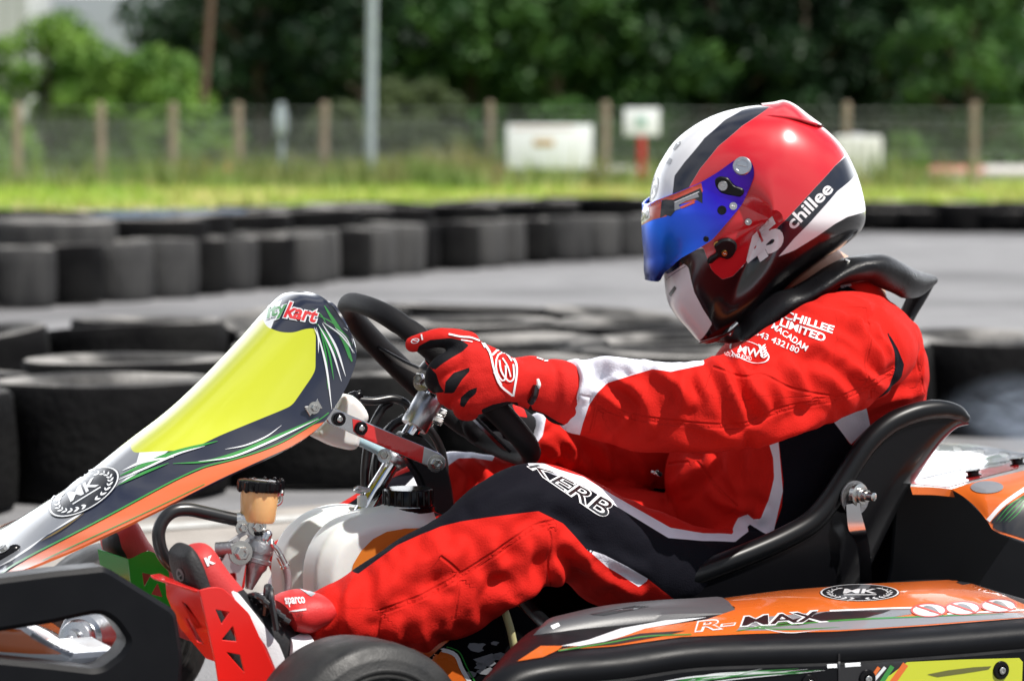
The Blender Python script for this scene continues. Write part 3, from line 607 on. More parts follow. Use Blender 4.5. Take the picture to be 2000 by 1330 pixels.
# ================================================================== KART (built in its own frame, nose along -x, its right side along +y)
KART = thing('go_kart', 'orange, black and yellow racing go-kart with a driver in its seat', 'go-kart', rz=YAW)
k2 = lambda pts, y: [K(a, b, y) for a, b in pts]
def bolt(mb, p, ax, r=.006, h=.005, washer=True, m=None, hexa=True):
    m = m or M['zinc']; p = np.array(tuple(p)); ax = np.array(tuple(ax), float); ax /= np.linalg.norm(ax)
    if washer: mb.add(*lathe(p, ax, [(0, r * 1.7), (.0012, r * 1.7), (.0014, r * .9)], 18), m, True)
    mb.add(*lathe(p + ax * .0012, ax, [(0, r), (h * .8, r), (h, r * .82), (h, r * .5), (h * .55, r * .45)], 6 if hexa else 18), m, False)
# ---- front panel --------------------------------------------------
Epx = [(652, 600), (681, 645), (696, 690), (686, 735), (657, 790), (621, 836), (560, 876), (450, 927), (300, 1000), (150, 1070), (0, 1130), (-70, 1158)]
Spx = [(597, 570), (565, 575), (530, 606), (478, 664), (404, 741), (334, 806), (254, 868), (152, 951), (66, 1012), (0, 1061), (-62, 1102), (-110, 1130)]
wE = [.10, .118, .125, .127, .128, .13, .133, .137, .145, .155, .165, .172]
E3 = [K(a, b, -w) for (a, b), w in zip(Epx, wE)]; S3 = [K(a, b, .0) for a, b in Spx]
nv_, nt_ = 200, 81; Ec = cat(E3, nv_); Sc = cat(S3, nv_); wc = -Ec[:, 1]
V = np.zeros((nv_, nt_, 3)); tt = np.linspace(-1, 1, nt_)
for j, t in enumerate(tt):
    e = abs(t) ** 2.7; V[:, j, 0] = Sc[:, 0] + (Ec[:, 0] - Sc[:, 0]) * e; V[:, j, 2] = Sc[:, 2] + (Ec[:, 2] - Sc[:, 2]) * e; V[:, j, 1] = wc * t
Vf = V.reshape(-1, 3); fF = grid_faces(nv_, nt_, False); nF = vnormals(Vf, fF)
if nF.mean(0)[0] > 0: nF = -nF; fF = [q[::-1] for q in fF]
nb_ = len(Vf); bord = [j for j in range(nt_)] + [i * nt_ + nt_ - 1 for i in range(1, nv_)] + [(nv_ - 1) * nt_ + j for j in range(nt_ - 2, -1, -1)] + [i * nt_ for i in range(nv_ - 2, 0, -1)]
FP = {'f_pale': [(-160, 1090), (60, 900), (250, 760), (400, 620), (500, 520), (560, 560), (530, 640), (480, 760), (352, 862), (300, 903), (262, 928), (232, 945), (150, 1010), (90, 1045), (60, 1070), (20, 1096), (-120, 1160)],
      'f_grey': [(-160, 1150), (0, 1050), (90, 960), (230, 850), (290, 820), (262, 920), (210, 965), (120, 1025), (20, 1092), (-60, 1140)],
      'f_yellow': rnd([(258, 884), (240, 800), (380, 600), (480, 520), (519, 638), (548, 649), (573, 650), (597, 642), (617, 641), (616, 722), (609, 736), (571, 791), (555, 799), (430, 850), (372, 878), (340, 880)], 10),
      'f_orange_shaded': [(-90, 1200), (0, 1125), (60, 1088), (150, 1042), (230, 1000), (300, 962), (350, 936), (400, 914), (450, 901), (500, 886), (548, 867), (590, 843), (622, 822), (640, 812), (626, 836), (598, 860), (560, 876), (500, 903), (430, 935), (300, 1001), (150, 1071), (40, 1118), (-60, 1170)]}
pxs = np.array([to_px((v[0], -abs(v[1]), v[2])) for v in Vf])
fattr = {k_: sd_poly(pxs, q) / 1350 for k_, q in FP.items()}; fattr = {k_: np.concatenate([a_, a_]) for k_, a_ in fattr.items()}
m_wrap = paint_mat('panel_wrap', (.011, .014, .03), [('f_pale', (.72, .74, .76)), ('f_grey', (.2, .21, .23)), ('f_yellow', (.53, .57, .026)), ('f_orange_shaded', (.55, .115, .03))], .3, 1.0)  # orange darker than on the pod: the panel's shade put into the colour
fair = MB(); fair.add(np.concatenate([Vf, Vf - nF * .0035]), fF + [tuple(a + nb_ for a in q[::-1]) for q in fF] + [(bord[i], bord[(i + 1) % len(bord)], bord[(i + 1) % len(bord)] + nb_, bord[i] + nb_) for i in range(len(bord))], m_wrap, True, fattr)
bv = BVHTree.FromPolygons([tuple(v) for v in Vf], fF)
def LP(p, m, **k): lay_poly(fair, bv, p, m, **k)
# colours of the wrap, lowest first
up = [(-80, 1196), (0, 1123), (60, 1086), (150, 1040), (230, 998), (300, 960), (350, 934), (400, 912), (450, 899), (500, 884), (548, 865), (590, 841), (625, 819), (642, 806)]
LP(stroke(up, 3.2, 2.2, 60), M['green'], off=.0012, mirror=True)
LP(stroke([(-40, 1152), (0, 1140), (100, 1088), (250, 1018), (330, 980), (400, 946)], 2.4, 1.2, 40), M['green'], off=.0013)
LP(stroke([(338, 906), (400, 902), (460, 886), (520, 861), (580, 835), (622, 815)], 6, None, 30, True), M['green'], off=.0014)
LP(stroke([(388, 902), (450, 894), (510, 871), (570, 843), (622, 818)], 4, None, 30, True), M['pale'], off=.0016)
LP(stroke([(440, 878), (480, 870), (520, 853), (550, 831)], 3, None, 20, True), M['pale'], off=.0014)
LP(stroke([(235, 930), (290, 905), (350, 882), (425, 862)], 9, None, 30, True), M['green'], off=.0012)
LP(stroke([(232, 938), (285, 915), (345, 888), (400, 872)], 4, None, 30, True), M['pale'], off=.0016)
LP(stroke([(232, 948), (280, 925), (330, 905)], 5, None, 20, True), M['green'], off=.0014)
LP(stroke([(240, 920), (280, 903), (340, 893)], 5, None, 20, True), M['pale'], off=.0014)
LP(stroke([(80, 1058), (120, 1035), (165, 1003)], 3, None, 20, True), M['gold'], off=.0014)
for a, b, w, mm in [((634, 598), (692, 718), 9, 'green'), ((640, 605), (682, 700), 5, 'green'), ((624, 640), (652, 742), 4, 'green'), ((618, 640), (648, 800), 4, 'pale'), ((622, 634), (667, 745), 4, 'pale'), ((630, 632), (675, 735), 4.5, 'pale'), ((616, 630), (660, 700), 3, 'green'),
                  ((632, 630), (693, 690), 3, 'pale'), ((612, 612), (684, 662), 2.4, 'green'), ((626, 645), (640, 760), 3.5, 'green'), ((655, 640), (690, 690), 2.5, 'pale'), ((614, 640), (622, 690), 3, 'pale'), ((640, 640), (690, 676), 2, 'green'), ((610, 604), (640, 640), 2, 'green'), ((672, 640), (690, 672), 2, 'pale')]:
    mid = ((a[0] + b[0]) / 2 + 4, (a[1] + b[1]) / 2 - 5); LP(stroke([a, mid, b], w, None, 12, True), M[mm], off=.0012 if mm == 'green' else .0015)
# round wreath badge
def badge(mb, bvv, cx, cy, rx, ry, a, m_in, m_out, off, letters='MK', sk=0):
    lay_poly(mb, bvv, ell(cx, cy, rx, ry, 48, a), m_in, off=off); lay_poly(mb, bvv, ring_px(cx, cy, rx * .985, ry * .985, rx * .045, a, 48), m_out, off=off + .0003)
    ca, sa = math.cos(R(a)), math.sin(R(a)); T = lambda u, v: (cx + u * rx * ca - v * ry * sa, cy + u * rx * sa + v * ry * ca)
    for s in (-1, 1):
        for i in range(9):
            t = R(80 - 15 * i); u, v = s * .74 * math.cos(t), .72 * math.sin(t) + .02
            for q in (-.4, .5):
                du, dv = s * (-.10 * math.sin(t) * -1), -.14 * math.cos(t); n_ = np.array([u, v]) / math.hypot(u, v); e = np.array([du, dv]) + n_ * q * .18; e = e / (np.linalg.norm(e) + 1e-9)
                lay_poly(mb, bvv, stroke([T(u, v), T(u + e[0] * .17, v + e[1] * .17)], .065 * rx * min(1, ry / rx * 1.6), None, 8, True), m_out, off=off + .0004)
    lay_text(mb, bvv, letters, [T(-.42, .12), T(.42, .12), T(.46, -.42), T(-.38, -.42)], m_out, bold=.025, off=off + .0005)
    lay_poly(mb, bvv, stroke([T(-.4, .28), T(.42, .26)], ry * .07), m_out, off=off + .0004)
badge(fair, bv, 165, 962, 78, 34, -31, M['ink'], M['pale'], .0016)
lay_text(fair, bv, 'ity', [(520, 634), (560, 618), (562, 588), (524, 596)], M['pale'], bold=.09, off=.0012)
lay_text(fair, bv, 'ity', [(521, 632), (560, 617), (562, 590), (525, 598)], M['green'], bold=.03, off=.0015)
lay_text(fair, bv, 'kart', [(552, 623), (618, 634), (628, 604), (566, 588)], M['pale'], bold=.09, off=.0014)
lay_text(fair, bv, 'kart', [(554, 621), (616, 631), (626, 606), (568, 591)], M['redink'], bold=.03, off=.0018)
FAIR = fair.build('front_panel', KART)
def hit(b, px, py): h = b.ray_cast(O_L, ray_l(px, py)); return np.array(h[0]), np.array(h[1] if h[1].dot(ray_l(px, py)) < 0 else -h[1])
p, n = hit(bv, 611, 796); b = MB(); b.add(*prism([rnd([(-.011, -.008), (-.003, -.0045), (.004, -.0045), (.011, -.009), (.011, .008), (.004, .005), (-.003, .005), (-.011, .009)], .002)], (p + n * .0005, (.86, 0, .5), (-.5, 0, .86), (0, -1, 0)), .004, .0008), M['zinc']); bolt(b, p + np.array([0, -.004, 0]), (0, -1, 0), .005, .005); b.build('panel_clip', FAIR)
p, n = hit(bv, 12, 1083); b = MB(); b.add(*ball_tube([p - np.array([.012, 0, .004]), p + np.array([.012, 0, .005])], .009, 10), M['gloss']); bolt(b, p + n * .008, n, .006, .004); b.build('panel_clip', FAIR)
# ---- nose fairing and its black side guard ------------------------
yg = -.47
b = MB(); outer = rnd([(-150, 1140), (0, 1130), (101, 1117), (203, 1107), (218, 1113), (338, 1188), (347, 1200), (359, 1279), (354, 1400), (-150, 1420)], 16, 5)
hole = rnd([(-100, 1240), (0, 1234), (101, 1218), (183, 1200), (205, 1201), (228, 1217), (252, 1252), (237, 1277), (203, 1303), (183, 1307), (101, 1297), (0, 1287), (-100, 1280)], 12, 5)
b.add(*pprism([outer, hole], yg, .05, .006), M['blackpl']); b.build('front_guard', KART)
nose = MB(); rings = []
for t in np.linspace(0, 1, 16):
    y = -.5 + t * 1.0; q = abs(t - .5) * 2; x0 = -.80 + .07 * q ** 2
    sec = [(x0 + .20, .055), (x0 + .03, .05), (x0, .09), (x0 + .02, .15), (x0 + .08, .19 + .05 * (1 - q)), (x0 + .2, .15)]
    rings.append(cat([(x, y, z) for x, z in sec], 28, True))
Vn, fn = loft(rings); nose.add(Vn, fn, M['orange']); nose.build('nose_cone', KART)
# decorated flank of the nose seen through the guard
b = MB(); b.add(*pprism([rnd([(-120, 1215), (40, 1222), (60, 1228), (110, 1262), (140, 1277), (237, 1270), (215, 1310), (160, 1330), (-120, 1330)], 8)], -.40, .12, .006), M['pale']); bq = b.bvh()
lay_poly(b, bq, [(-80, 1222), (40, 1230), (80, 1255), (120, 1277), (60, 1276), (0, 1272), (-80, 1270)], M['orange'], off=.001); lay_poly(b, bq, stroke([(60, 1240), (100, 1262), (142, 1279)], 9), M['grey'], off=.0012); lay_poly(b, bq, stroke([(120, 1300), (150, 1278)], 5), M['printgloss'], off=.0012); lay_poly(b, bq, [(0, 1284), (110, 1290), (150, 1300), (60, 1302), (0, 1296)], M['grey'], off=.0012)
b.build('nose_flank', KART)
# ---- wheels -------------------------------------------------------
def wheel(c, ax, Ro, w, label=None):
    c = np.array(tuple(c)); ax = np.array(ax, float); ax /= np.linalg.norm(ax); h = w / 2; Ri = Ro * .5
    r = thing('wheel', None, None); r.parent = KART
    if label: r['label'] = label
    pr = [(-h * .8, Ri), (-h * .98, Ri + .012), (-h * 1.06, Ri + .03), (-h * 1.08, (Ro + Ri) / 2), (-h * 1.05, Ro - .03), (-h * 1.02, Ro - .022), (-h * 1.0, Ro - .018), (-h * .97, Ro - .0165), (-h * .93, Ro - .009), (-h * .8, Ro - .002), (-h * .3, Ro), (h * .3, Ro)]
    pr += [(-a, q) for a, q in pr[:10]][::-1]
    # fine moulded rings on the sidewall
    out = []
    for (a, q), (a2, q2) in zip(pr, pr[1:] + pr[:1]):
        out.append((a, q))
    b = MB(); b.add(*lathe(c, ax, out, 72, close=True), M['tyre_side'])
    for rr, hh in ((Ro - .034, 1.075), (Ro - .041, 1.08), (Ro - .052, 1.09)):
        for s in (-1, 1): b.add(*lathe(c, ax, [(s * h * (hh - .02), rr - .0022), (s * h * (hh + .012), rr - .001), (s * h * (hh + .012), rr + .001), (s * h * (hh - .02), rr + .0022)], 72), M['tyre_side'])
    b.build('tyre', r)
    b = MB(); b.add(*lathe(c, ax, [(-h * .85, Ri * .98), (-h * .9, Ri * 1.04), (-h * .82, Ri * .95), (-h * .3, Ri * .86), (-h * .2, Ri * .35), (h * .2, Ri * .35), (h * .3, Ri * .86), (h * .82, Ri * .95), (h * .9, Ri * 1.04), (h * .85, Ri * .98)], 48), M['alloy']); b.build('rim', r)
    b = MB(); b.add(*lathe(c, ax, [(-h * .55, .0), (-h * .55, .012), (-h * .5, .02), (-h * .3, .026), (-h * .2, .03), (h * .3, .03)], 24), M['zinc']); b.build('hub', r); return r
cw = K(700, 1455, -.49); wheel(cw, (.10, -1, .03), .1345, .12)
wheel((cw.x + .0, .5, .1345), (.10, -1, .03), .1345, .12)
rx = K(2260, 1300, -.5).x; wheel((rx, -.52, .143), (0, -1, 0), .143, .2); wheel((rx, .52, .143), (0, -1, 0), .143, .2)
b = MB(); b.add(*tube([(rx, -.6, .143), (rx, .6, .143)], .02, 16, sm=False), M['zinc']); b.build('rear_axle', KART)
b = MB(); c = K(170, 1246, -.20); ax = np.array(tuple(RZI @ Vector((-.35, -.9, .12)))); ax /= np.linalg.norm(ax)
b.add(*lathe(np.array(c) , ax, [(-.05, .034), (-.03, .042), (-.012, .045), (-.006, .044), (0, .041), (.018, .032), (.02, .026), (.026, .0255), (.032, .022), (.033, .014), (.045, .012), (.046, .006), (.05, .004)], 40), M['alloy']); b.build('front_hub', KART)
# ---- chassis tubes, floor -----------------------------------------
b = MB()
for s in (-1, 1):
    b.add(*tube([(-.62, s * .2, .09), (-.45, s * .23, .075), (-.2, s * .3, .07), (.2, s * .31, .07), (.5, s * .3, .1), (.68, s * .28, .12)], .015, 12), M['gloss'])
    b.add(*tube([(-.42, s * .22, .08), (-.5, s * .34, .11), (-.5, s * .42, .13)], .015, 12), M['gloss'])
for x in (-.6, -.2, .25, .6): b.add(*tube([(x, -.29 if x > -.3 else -.2, .08), (x, .29 if x > -.3 else .2, .08)], .014, 12, sm=False), M['gloss'])
b.add(*box((-.33, 0, .058), (.62, .44, .003)), M['alloy']); b.build('chassis', KART)
b = MB(); b.add(*pprism([rnd([(880, 1250), (960, 1200), (1010, 1180), (1060, 1230), (1100, 1420), (830, 1420), (820, 1300)], 10)], -.26, .004, .001), M['gloss']); bq = b.bvh()
lay_poly(b, bq, [(820, 1268), (842, 1262), (884, 1274), (898, 1300), (915, 1335), (860, 1360), (800, 1330)], M['orange'], off=.001); lay_poly(b, bq, stroke([(842, 1264), (886, 1276), (902, 1306), (922, 1340)], 8), M['printgloss'], off=.0014); lay_poly(b, bq, stroke([(850, 1258), (893, 1270), (910, 1300), (932, 1340)], 2.5), M['green'], off=.0014)
for (x, y, w_, h_) in [(932, 1262, 20, 10), (950, 1290, 26, 16), (938, 1300, 14, 9), (975, 1280, 18, 8), (955, 1310, 22, 7), (920, 1316, 12, 8), (966, 1255, 10, 5)]:
    lay_poly(b, bq, [(x + w_ * math.cos(q) * rng.uniform(.5, 1.2), y + h_ * math.sin(q) * rng.uniform(.5, 1.2)) for q in np.linspace(0, 6.28, 14)[:-1]], M['grey'], off=.001)
b.build('side_plate', KART)
b = MB(); b.add(*tube(k2([(985, 1190), (996, 1225), (1004, 1262), (1012, 1300), (1016, 1350)], -.275), .0055, 12), M['yellow_tube']); b.build('fuel_hose', KART)
# ---- steering: column, hub, wheel, support bar --------------------
ca, cb = K(690, 1028, 0), K(846, 772, 0); cd_ = (cb - ca).normalized(); clow = ca - cd_ * .42
b = MB(); b.add(*tube([clow, cb], .0115, 24, sm=False), M['chrome']); b.build('steering_column', KART)
b = MB(); h0, h1 = K(808, 834, 0), K(842, 776, 0); b.add(*lathe(h0, h1 - h0, [(0, .014), (.0, .0195), (.002, .0205), ((h1 - h0).length - .002, .0205), ((h1 - h0).length, .0195), ((h1 - h0).length, .01)], 36), M['alloy'])
for px, py in [(862, 803), (855, 819)]: bolt(b, K(px - 8, py, -.006), (.8, -.5, -.3), .0065, .012)
b.build('steering_hub', KART)
sw_ax = Matrix.Rotation(R(9), 3, 'Y') @ Vector(cd_); sw_ax = Matrix.Rotation(R(-5), 3, 'Z') @ sw_ax; col_ax = cd_; cd_ = sw_ax; hub = K(856, 742, 0); ux = Vector((-cd_.z, 0, cd_.x)); uy = Vector((0, 1, 0)); uy = (uy - cd_ * uy.dot(cd_)).normalized(); ux = uy.cross(cd_)
if ux.x > 0: ux = -ux
Rw = .16
def wp(a, rr=1.0, off=0.0):       # point on the wheel rim; a = 0 is the far top end, flattened top and bottom
    x = math.cos(a); y = math.sin(a); k = 1 / (abs(x) ** 2.6 + abs(y) ** 2.6) ** (1 / 2.6)
    return hub + ux * (x * k * Rw * 1.02 * rr) + uy * (y * k * Rw * 1.0 * rr) + cd_ * off
b = MB(); n_ = 96; P = np.array([tuple(wp(2 * math.pi * i / n_)) for i in range(n_)]); rings = []
for i in range(n_):
    T = P[(i + 1) % n_] - P[i - 1]; T /= np.linalg.norm(T); a_ = np.array(tuple(cd_)); o_ = np.cross(T, a_); a = 2 * math.pi * i / n_
    grip = 1 + .22 * max(0, math.sin(a)) ** 2 + .22 * max(0, -math.sin(a)) ** 2; r1, r2 = .0122 * grip, .0145 * grip
    seam = .93 if min(abs((a % math.pi) - .72), abs((a % math.pi) - 2.42)) < .04 else 1
    rings.append([P[i] + (o_ * math.cos(t) * r1 + a_ * math.sin(t) * r2) * seam for t in np.linspace(0, 2 * math.pi, 18, endpoint=False)])
rings.append(rings[0]); b.add(*loft(np.array(rings), False), M['suede']); SW = b.build('steering_wheel', KART)
b = MB()
for a in (math.pi / 2 - .25, -math.pi / 2 + .25, math.pi): 
    e = wp(a, .96, -.002); d = (e - hub); t_ = cd_.cross(d.normalized())
    b.add(*prism([[(0, -.02), (d.length * .5, -.011), (d.length, -.017), (d.length, .017), (d.length * .5, .011), (0, .02)]], (hub - cd_ * .004, d.normalized(), t_, cd_), .005, .0012), M['gloss'])
b.add(*lathe(hub - cd_ * .008, cd_, [(0, .0), (0, .03), (.003, .034), (.014, .034), (.016, .03), (.016, 0)], 32), M['gloss'])
bolt(b, K(826, 744, -.02), (-.7, -.5, .3), .009, .014); b.build('spoke_plate', SW)
cd_ = col_ax
# black support behind the column and cable loops
b = MB(); b.add(*pprism([rnd([(792, 843), (826, 850), (860, 884), (880, 930), (890, 985), (880, 1010), (850, 1000), (820, 930), (775, 865)], 8)], -.012, .03, .003), M['gloss']); b.build('column_support', KART)
b = MB()
b.add(*tube(k2([(692, 781), (730, 783), (764, 778), (790, 786), (800, 800)], .05), .006, 12), M['hose']); b.add(*tube(k2([(720, 1000), (712, 930), (722, 850), (745, 800), (763, 785)], .06), .0062, 12), M['hose'])
b.add(*tube(k2([(738, 985), (735, 900), (760, 838), (795, 820), (835, 835), (862, 880), (868, 935), (850, 975)], .07), .0062, 12), M['hose']); b.add(*tube(k2([(724, 1010), (726, 930), (746, 850), (790, 812)], .085), .004, 10), M['hose']); b.build('cable', KART)
b = MB(); ya = -.085; b.add(*prism([rnd([(K(x, y, ya).x, K(x, y, ya).z) for x, y in [(634, 806), (650, 796), (862, 886), (874, 900), (868, 918), (842, 913), (640, 826)]], .006)], ((0, ya, 0), (1, 0, 0), (0, 0, 1), (0, 1, 0)), .006, .0012), M['alloy']); bq = b.bvh()
lay_poly(b, bq, [(688, 818), (700, 820), (828, 873), (824, 904), (700, 851), (690, 842)], M['redink'], off=.0006, L=8)
for px, py, r_ in [(661, 818, .0095), (704, 836, .0095)]: b.add(*lathe(K(px, py, ya), (0, -1, 0), [(0, r_), (.004, r_), (.0055, r_ * .85), (.0055, r_ * .6), (.003, r_ * .55), (.003, 0)], 24), M['gloss']); bolt(b, K(px, py, ya) + Vector((0, -.003, 0)), (0, -1, 0), .0045, .003, False, None, False)
bolt(b, K(851, 905, ya), (0, -1, 0), .0075, .007); BR = b.build('support_bar', KART)
b = MB(); c0, c1 = K(752, 904, 0), K(784, 906, 0); b.add(*lathe(K(770, 892, 0) - cd_ * .004, cd_, [(-.007, .0115), (-.007, .0165), (-.005, .018), (.005, .018), (.007, .0165), (.007, .0115)], 28), M['alloy']); bolt(b, K(751, 890, -.012), (-.5, -1, .3), .006, .008); b.add(*tube(k2([(690, 855), (730, 874), (756, 890)], .01), .0075, 14), M['blue_tube']); b.build('column_collar', KART)
# white overflow bottle behind the panel
b = MB(); b.add(*voxel([(prism([rnd([(K(x, y, .03).x, K(x, y, .03).z) for x, y in [(598, 846), (640, 800), (656, 768), (668, 766), (686, 780), (700, 800), (704, 815), (688, 830), (684, 868), (672, 876), (650, 872)]], .012)], ((0, -.015, 0), (1, 0, 0), (0, 0, 1), (0, 1, 0)), .07, .008))], .003, 8), M['bottle']); OB = b.build('overflow_bottle', KART)
b = MB(); b.add(*lathe(K(684, 778, .01), (.9, -.2, .35), [(0, .008), (.01, .008), (.012, .006), (.018, .0055)], 18), M['gloss']); b.build('bottle_cap', OB)
# ---- fuel tank ----------------------------------------------------
def px2(pts, y): return [(K(a, b, y).x, K(a, b, y).z) for a, b in pts]
lob1 = [(556, 1110), (566, 1070), (588, 1036), (620, 1010), (660, 994), (700, 990), (760, 1000), (800, 1060), (800, 1200), (560, 1200)]
lob2 = [(624, 1130), (632, 1085), (655, 1045), (690, 1018), (730, 1003), (780, 998), (845, 1000), (880, 1030), (890, 1200), (640, 1220), (626, 1180)]
b = MB(); pt = [prism([rnd(px2(lob1, .02), .02)], ((0, .015, 0), (1, 0, 0), (0, 0, 1), (0, 1, 0)), .085, .02), prism([rnd(px2(lob2, -.10), .02)], ((0, -.10, 0), (1, 0, 0), (0, 0, 1), (0, 1, 0)), .09, .02), prism([px2([(660, 1090), (850, 1050), (850, 1200), (660, 1200)], -.03)], ((0, -.03, 0), (1, 0, 0), (0, 0, 1), (0, 1, 0)), .07, .01)]
pt.append(lathe(K(795, 1000, -.055), (0, 0, 1), [(-.02, .042), (.012, .036), (.014, .03)], 32))
b.add(*voxel(pt, .0035, 10), M['tank']); bq = b.bvh(); m_od = mat('tank_decal', (.62, .18, .02), .45)
lay_poly(b, bq, [(681, 1135), (690, 1100), (705, 1075), (728, 1052), (755, 1038), (790, 1032), (850, 1030), (850, 1150), (690, 1160)], m_od, off=.001); TK = b.build('fuel_tank', KART)
b = MB(); cc = K(797, 992, -.055); pr = [(-.004, .036), (0, .037)]
b.add(*lathe(cc, (0, 0, 1), [(-.004, .03), (-.004, .0375), (.003, .0375), (.004, .035), (.005, .035), (.026, .0345), (.028, .033), (.028, 0)], 40), M['gloss'])
for i in range(20): a = i * math.pi / 10; b.add(*tube([cc + Vector((.0345 * math.cos(a), .0345 * math.sin(a), .006)), cc + Vector((.0342 * math.cos(a), .0342 * math.sin(a), .026))], .0022, 6, sm=False), M['gloss'])
b.build('tank_cap', TK)
b = MB(); b.add(*box(K(707, 978, -.02), (.012, .012, .016), ch=.003), M['tank']); b.add(*tube(k2([(693, 955), (700, 952), (712, 955), (722, 956)], -.03), .003, 8), M['zinc']); b.add(*tube(k2([(693, 955), (700, 960), (712, 958), (722, 956)], -.03), .003, 8), M['zinc']); b.add(*tube(k2([(706, 990), (707, 972), (708, 960)], -.02), .003, 10), M['zinc']); b.build('tank_breather', TK)
# ---- brake: cup, hose, bracket, master cylinder -------------------
yb = -.2; BK = thing('brake_cylinder', None, None); BK.parent = KART
c = K(503, 1016, yb); top = K(503, 958, yb); h_ = (top - c).length; axc = (K(508, 950, yb) - K(502, 1016, yb)).normalized()
b = MB(); b.add(*lathe(c, axc, [(-.002, 0), (-.002, .0215), (.002, .0235), (h_ * .45, .0243), (h_ * .5, .0247), (h_, .0258), (h_ + .002, .02)], 36), M['fluid']); b.add(*lathe(c - axc * .014, axc, [(0, .008), (.012, .008)], 20), M['cast']); b.build('fluid_cup', BK)
b = MB(); cc = c + axc * h_; b.add(*lathe(cc, axc, [(-.001, .026), (0, .0285), (.004, .0295), (.012, .0295), (.0135, .028), (.0155, .012), (.0145, .01), (.0145, 0)], 36), M['gloss'])
for i in range(12): a = i * math.pi / 6; u_ = Vector((math.cos(a), math.sin(a), 0)); b.add(*ball_tube([cc + u_ * .0285 + axc * .003, cc + u_ * .0285 + axc * .012], .0035, 6, 4), M['gloss'])
b.build('cup_cap', BK)
b = MB(); b.add(*tube(k2([(536, 950), (548, 958), (549, 978), (541, 986)], yb - .012), .0026, 8), M['zinc']); bolt(b, K(545, 962, yb - .012), (.8, -.6, 0), .005, .005); b.build('cup_clamp', BK)
b = MB(); b.add(*tube(k2([(470, 1016), (440, 1010), (400, 1001), (368, 995), (340, 998), (320, 1014), (310, 1040), (314, 1072), (328, 1096), (345, 1110), (370, 1130)], yb), .0088, 18), M['hose']); b.build('brake_hose', BK)
b = MB()
for q in (462, 470): b.add(*lathe(K(q + 5, 1016 + (q - 462) * .1, yb), (1, -.3, .1), [(-.003, .0095), (-.003, .011), (.003, .011), (.003, .0095)], 20), M['zinc'])
bolt(b, K(474, 1030, yb - .01), (0, -1, 0), .006, .006); b.build('hose_clamp', BK)
b = MB(); b.add(*pprism([rnd([(426, 1110), (438, 1060), (448, 1056), (478, 1036), (500, 1018), (512, 1024), (514, 1040), (500, 1056), (484, 1062), (478, 1085), (470, 1150), (440, 1155), (420, 1130)], 5), rnd([(470, 1050), (482, 1043), (487, 1048), (476, 1060), (468, 1058)], 3)], yb - .012, .004, .0008), M['plate'])
b.add(*pprism([rnd([(424, 1118), (452, 1062), (470, 1060), (484, 1066), (484, 1085), (470, 1160), (440, 1160)], 6), rnd([(438, 1140), (448, 1120), (460, 1118), (462, 1134), (450, 1148)], 4)], yb - .03, .004, .0008), M['plate'])
b.add(*pprism([rnd([(436, 1108), (455, 1098), (482, 1100), (478, 1150), (440, 1150)], 6)], yb - .022, .008, .001), M['red_metal'])
bolt(b, K(470, 1079, yb - .03), (0, -1, 0), .0095, .009); bolt(b, K(502, 1028, yb - .012), (0, -1, 0), .0075, .007); b.add(*lathe(K(440, 1072, yb - .02), (1, -.6, .1), [(-.012, 0), (-.012, .010), (.01, .010), (.01, 0)], 20), M['cast']); b.add(*ball_tube([K(500, 1040, yb - .01), K(512, 1048, yb - .01)], .0055, 10), M['gloss'])
b.build('brake_bracket', BK)
b = MB(); m0, m1 = K(514, 1046, yb - .012), K(486, 1150, yb - .012); d = m1 - m0; b.add(*lathe(m0, d, [(0, .005), (.002, .011), (.006, .0115), (.008, .016), (.016, .0185), (.022, .0185), (.024, .0165), (.03, .0165), (.031, .0195), (.036, .0195), (.037, .0165), (.043, .016), (.048, .0125), (d.length, .005), (d.length, 0)], 28), M['cast'])
b.add(*ball_tube([K(518, 1052, yb - .02), K(522, 1044, yb - .02)], .007, 12), M['alloy']); bolt(b, K(524, 1062, yb - .02), (.8, -.6, .2), .006, .006); b.build('master_cylinder', BK)
b = MB(); b.add(*tube(k2([(526, 1062), (540, 1072), (550, 1090), (558, 1105)], yb - .02), .004, 10), M['zinc']); b.add(*lathe(K(546, 1084, yb - .02), K(556, 1104, yb - .02) - K(546, 1084, yb - .02), [(0, .0055), (.014, .0055), (.015, .0065), (.018, .0065), (.018, .004)], 14), M['zinc']); b.add(*tube(k2([(556, 1102), (562, 1125), (562, 1150), (556, 1180), (548, 1200)], yb - .01), .0052, 12), M['braid']); b.build('brake_line', BK)
# ---- pedals -------------------------------------------------------
def pedal(name, m, y0, flange, holes, flap, face, slots, dy):
    r = thing(name, None, None); r.parent = KART; b = MB(); b.add(*pprism([rnd(flange, 4)] + [rnd(h, 2) for h in holes], y0, .003, .0008), m); b.build('side_plate', r)
    for nm, poly, hs in (('foot_plate', face, slots), ('top_flap', flap, [])):
        if not poly: continue
        b = MB(); V = []
        P = [np.array(K(a, c, y0 + dy * q)) for a, c, q in poly]; o = P[0]; n_ = np.zeros(3)
        for i in range(1, len(P) - 1): n_ += np.cross(P[i] - o, P[i + 1] - o)
        n_ /= np.linalg.norm(n_); ex = P[1] - o; ex /= np.linalg.norm(ex); ey = np.cross(n_, ex); pr_ = lambda p: ((p - o) @ ex, (p - o) @ ey)
        L_ = [[pr_(p) for p in P]]
        for h in hs:
            L_.append([pr_(np.array(KP(a, c, Vector(o), Vector(n_)))) for a, c in h])
        b.add(*prism(L_, (o, ex, ey, n_), .003, .0006), m); b.build(nm, r)
    return r
